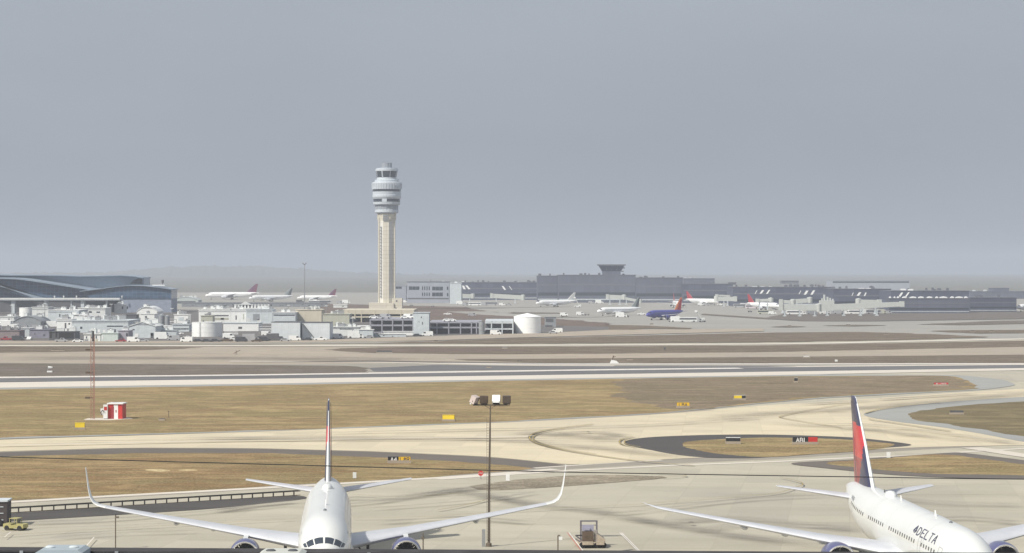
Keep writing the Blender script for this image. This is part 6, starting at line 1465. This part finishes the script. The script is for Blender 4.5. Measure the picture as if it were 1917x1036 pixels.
# dark cabin at the left edge
d = dist(986); root = empty('dark_cabin', (wx(-16, d), d, 0), R_(2), 'dark slatted cabin cut by the left edge beside the guard rail', 'cabin')
h = hz(940, d); wm = M('dark_cabin_wall', (.055, .045, .045), .7, var=.2)
q = MB(); q.bx(-1.9, 1.8, 0, 3.0, 0, h); q.build('wall', wm, root)
q = MB(); q.bx(-2.0, 1.9, -.15, 3.1, h, h + .18); q.build('roof', palegrey, root)
for k, t in enumerate((.25, .52, .78)): q = MB(); q.bx(-1.9, 1.4, -.08, 0, h * t, h * t + .09); q.build('slat', palegrey, root)
q = MB(); q.lathe([(.3, -.15), (.45, -.1), (.45, .1), (.3, .15)], 14, (.9, -.25, .45), axis='y'); q.build('wheel', black, root)
# slim poles on the ramp
def slim(px, y0, d, label, head):
    h = hz(y0, d); root = empty('ramp_pole', (wx(px, d), d, 0), 0, label, 'pole', 'slim poles on the ramp')
    b = MB(); b.tube([(0, 0, -.1), (0, 0, h)], .065, 8); b.lathe([(.2, -.05), (.2, .12)], 10); b.build('pole', polemat, root)
    for (dx, dz, w_, hh, m) in head: q = MB(); q.box((dx, -.1, h + dz), (w_, .3, hh)); q.build('lamp', m, root)
slim(216, 960, 262, 'slim pole with a small lamp below the left wing', [(0, -.05, .16, .2, darkgrey), (.2, -.5, .36, .16, polemat)])
slim(1044.5, 1003, 252, 'short slim pole with a white lamp left of the loader', [(.12, 0.02, .25, .10, polemat), (.28, -.28, .34, .30, white)])
slim(792, 1001, 258, 'slim pole with a dark lantern right of the left jet engine', [(0, 0, .1, .3, polemat), (0, -.38, .34, .18, polemat)])
# tall thin lamp far behind the yard
d = dist(590); root = empty('high_mast_light', (wx(570, d), d, 0), 0, 'very tall thin light mast above the far white jets', 'light mast')
q = MB(); q.tube([(0, 0, -.1), (0, 0, hz(495, d))], [.40, .2], 8); q.build('pole', galv, root)
for s_ in (-1, 1): q = MB(); q.bar((0, 0, hz(496.5, d)), (s_ * 1.3, 0, hz(492.5, d)), .4); q.build('lamp', darkgrey, root)
# container loader between the painted stand lines
def loader():
    d = dist(1027); cx = wx(1106, d); root = empty('container_loader', (cx, d, 0), R_(2), 'brown and grey container loader with an upright frame between the stand lines', 'loader')
    X = lambda p: wx(p, d) - cx; Z = lambda y, dy=0: hz(y, d + dy)
    rb = M('loader_rail', (.15, .14, .16), .6, var=.2); bei = M('loader_beige', (.42, .36, .28), .6, var=.2, scale=2, streak=.5); lav = M('loader_panel', (.33, .33, .42), .5, var=.1)
    b = MB(); b.bx(X(1084), X(1134), 0, 3.6, .35, .62); b.bx(X(1090), X(1110), -.35, 0, .40, .75); b.bx(X(1116), X(1131), -.35, 0, .40, .75); b.build('chassis', bei, root)
    k = MB(); k.bx(X(1092), X(1112), .6, 2.2, .62, 1.75); k.build('engine_cover', brownrust, root)
    p = MB(); p.bx(X(1091), X(1113), 1.2, 1.35, 1.75, 2.45); p.bx(X(1095), X(1106), 1.0, 1.2, 1.85, 2.1); p.build('control_panel', lav, root)
    for x in (X(1089.5), X(1119.5)): q = MB(); q.bx(x - .09, x + .09, 1.8, 2.0, .6, 2.72); q.build('frame_post', rb, root)
    q = MB(); q.bx(X(1088), X(1121), 1.78, 2.02, 2.72, 2.86); q.bx(X(1090), X(1119), 1.85, 1.95, 2.3, 2.38); q.build('frame_bar', rb, root)
    for pts in (((X(1078), .6, 1.35), (X(1090), 1.2, 1.3)), ((X(1078), .6, 1.35), (X(1090), .8, .8)), ((X(1078), .8, .95), (X(1090), .8, .55))):
        q = MB(); q.bar(pts[0], pts[1], .12); q.build('arm', rb, root)
    q = MB(); q.prism([(X(1119), 1.5), (X(1134), .9), (X(1134), .7), (X(1119), .7)], .5, 3.0, axis='y'); q.build('side_deck', bei, root)
    q = MB(); q.bx(X(1113), X(1119), .8, 1.2, .62, 1.9); q.build('seat_post', M('loader_grey', (.3, .28, .26), .6), root)
    for x in (X(1090), X(1103), X(1118), X(1130)):
        q = MB(); q.lathe([(.2, -.12), (.33, -.1), (.33, .1), (.2, .12)], 14, (x, .05, .33), axis='y'); q.build('wheel', black, root)
loader()
# utility wire from pole to pole, running in front of the stands
def wire():
    d = 165.0; pts = [(-700, 832), (0, 855.5), (480, 869), (960, 882), (1240, 887.5), (1590, 893), (1917, 897.5), (2700, 902)]
    P = smooth_line([Vector((wx(p, d), d, hz(y, d))) for p, y in pts], 8)
    root = empty('overhead_wire', (0, d, 0), 0, 'thin dark overhead wire crossing the whole picture in front of the tails', 'wire')
    b = MB(); b.tube([(p.x, 0, p.z) for p in P], .036, 6); b.build('cable', black, root)
    for p in (P[0], P[-1]): q = MB(); q.tube([(p.x, 0, -.1), (p.x, 0, p.z + .4)], .16, 8); q.build('pole', polemat, root)
wire()
# roof edge just below the window this was seen from
def rooftop():
    z = 25.6; dl = FPX * (CAMH - z) / (1025.5 - HOR); dr = FPX * (CAMH - z) / (1034.0 - HOR)
    xl, xr = wx(0, dl), wx(1480, dr); ang = math.atan2(dr - dl, xr - xl)
    pm = M('parapet_dark', (.045, .04, .045), .6, var=.5, scale=1.2, streak=.4); cm = M('roof_membrane', (.30, .34, .37), .8, var=.1)
    root = empty('hotel_roof', (xl, dl, 0), ang, 'dark parapet of the roof along the bottom edge of the view', 'roof')
    X0, X1 = -24, 34
    b = MB(); b.bx(X0, X1, -16, -.02, 0, z - .5); b.build('wall', panels('hotel_wall', (.42, .38, .33), (.2, .19, .18), 3.6, 3.1, .2), root)
    b = MB(); b.bx(X0, X1, -16, -.5, z - .5, z - .44); b.build('roof_surface', cm, root)
    b = MB(); b.bx(X0, X1, -.4, .05, z - .5, z - .03); b.build('parapet', pm, root)
    b = MB(); b.bx(X0 - .05, X1 + .05, -.44, .09, z - .03, z); b.build('parapet_cap', M('cap_metal', (.06, .058, .062), .85, 0, var=.35, scale=2, spec=.2), root)
    rnd = random.Random(3)
    for k in range(26):
        x = X0 + 2 + k * 2.2 + rnd.uniform(-.5, .5); q = MB(); q.bx(x - .03, x + .03, -.47, -.445, z - .4, z + .0); q.build('joint_cover', galv if k % 3 else brownrust, root)
    for (p0, p1, ytop, mcol, lab, vents) in ((76, 163, 1020.5, (.34, .40, .44), 'pale blue grey roof unit with two round fans at the lower left', (96, 140)), (486, 572, 1027, (.52, .54, .50), 'pale greenish roof unit with two dark vents below the cockpit of the left jet', (508, 549))):
        d = dl - .9; m = M('roof_unit_paint', mcol, .5, var=.08, streak=.2); zt = hz(ytop + 3.5, d); x0, x1 = wx(p0, d), wx(p1, d)
        u = empty('roof_fan_unit', ((x0 + x1) / 2, d, 0), 0, lab, 'roof unit', 'roof units on the parapet'); w = x1 - x0
        q = MB(); q.prism([(-w / 2, z - .44), (w / 2, z - .44), (w / 2, zt - .05), (w / 2 - .08, zt), (-w / 2 + .08, zt), (-w / 2, zt - .05)], -.5, .3, axis='y'); q.build('casing', m, u)
        for v in vents:
            xv = wx(v, d) - (x0 + x1) / 2; q = MB(); q.lathe([(.085, zt - .01), (.085, zt + .012), (.06, zt + .028), (.01, zt + .034)], 18, (xv, -.1, 0)); q.build('fan_cowl', palegrey if p0 < 200 else darkgrey, u, smooth=True)
rooftop()

# ================================================================ haze
hb = MB(); hb.bx(-11300, 11300, -130, 15700, -1.0, 128.0)
ho = hb.build('haze', [], None); ho['kind'] = 'stuff'
hm = bpy.data.materials.new('haze_air'); hm.use_nodes = True; t = hm.node_tree; t.nodes.clear()
pv = t.nodes.new('ShaderNodeVolumePrincipled'); oo = t.nodes.new('ShaderNodeOutputMaterial'); t.links.new(pv.outputs[0], oo.inputs['Volume'])
pv.inputs['Color'].default_value = (0.63, 0.69, 0.80, 1); pv.inputs['Density'].default_value = HAZE_DENSITY; pv.inputs['Anisotropy'].default_value = 0.0
ho.data.materials.append(hm)
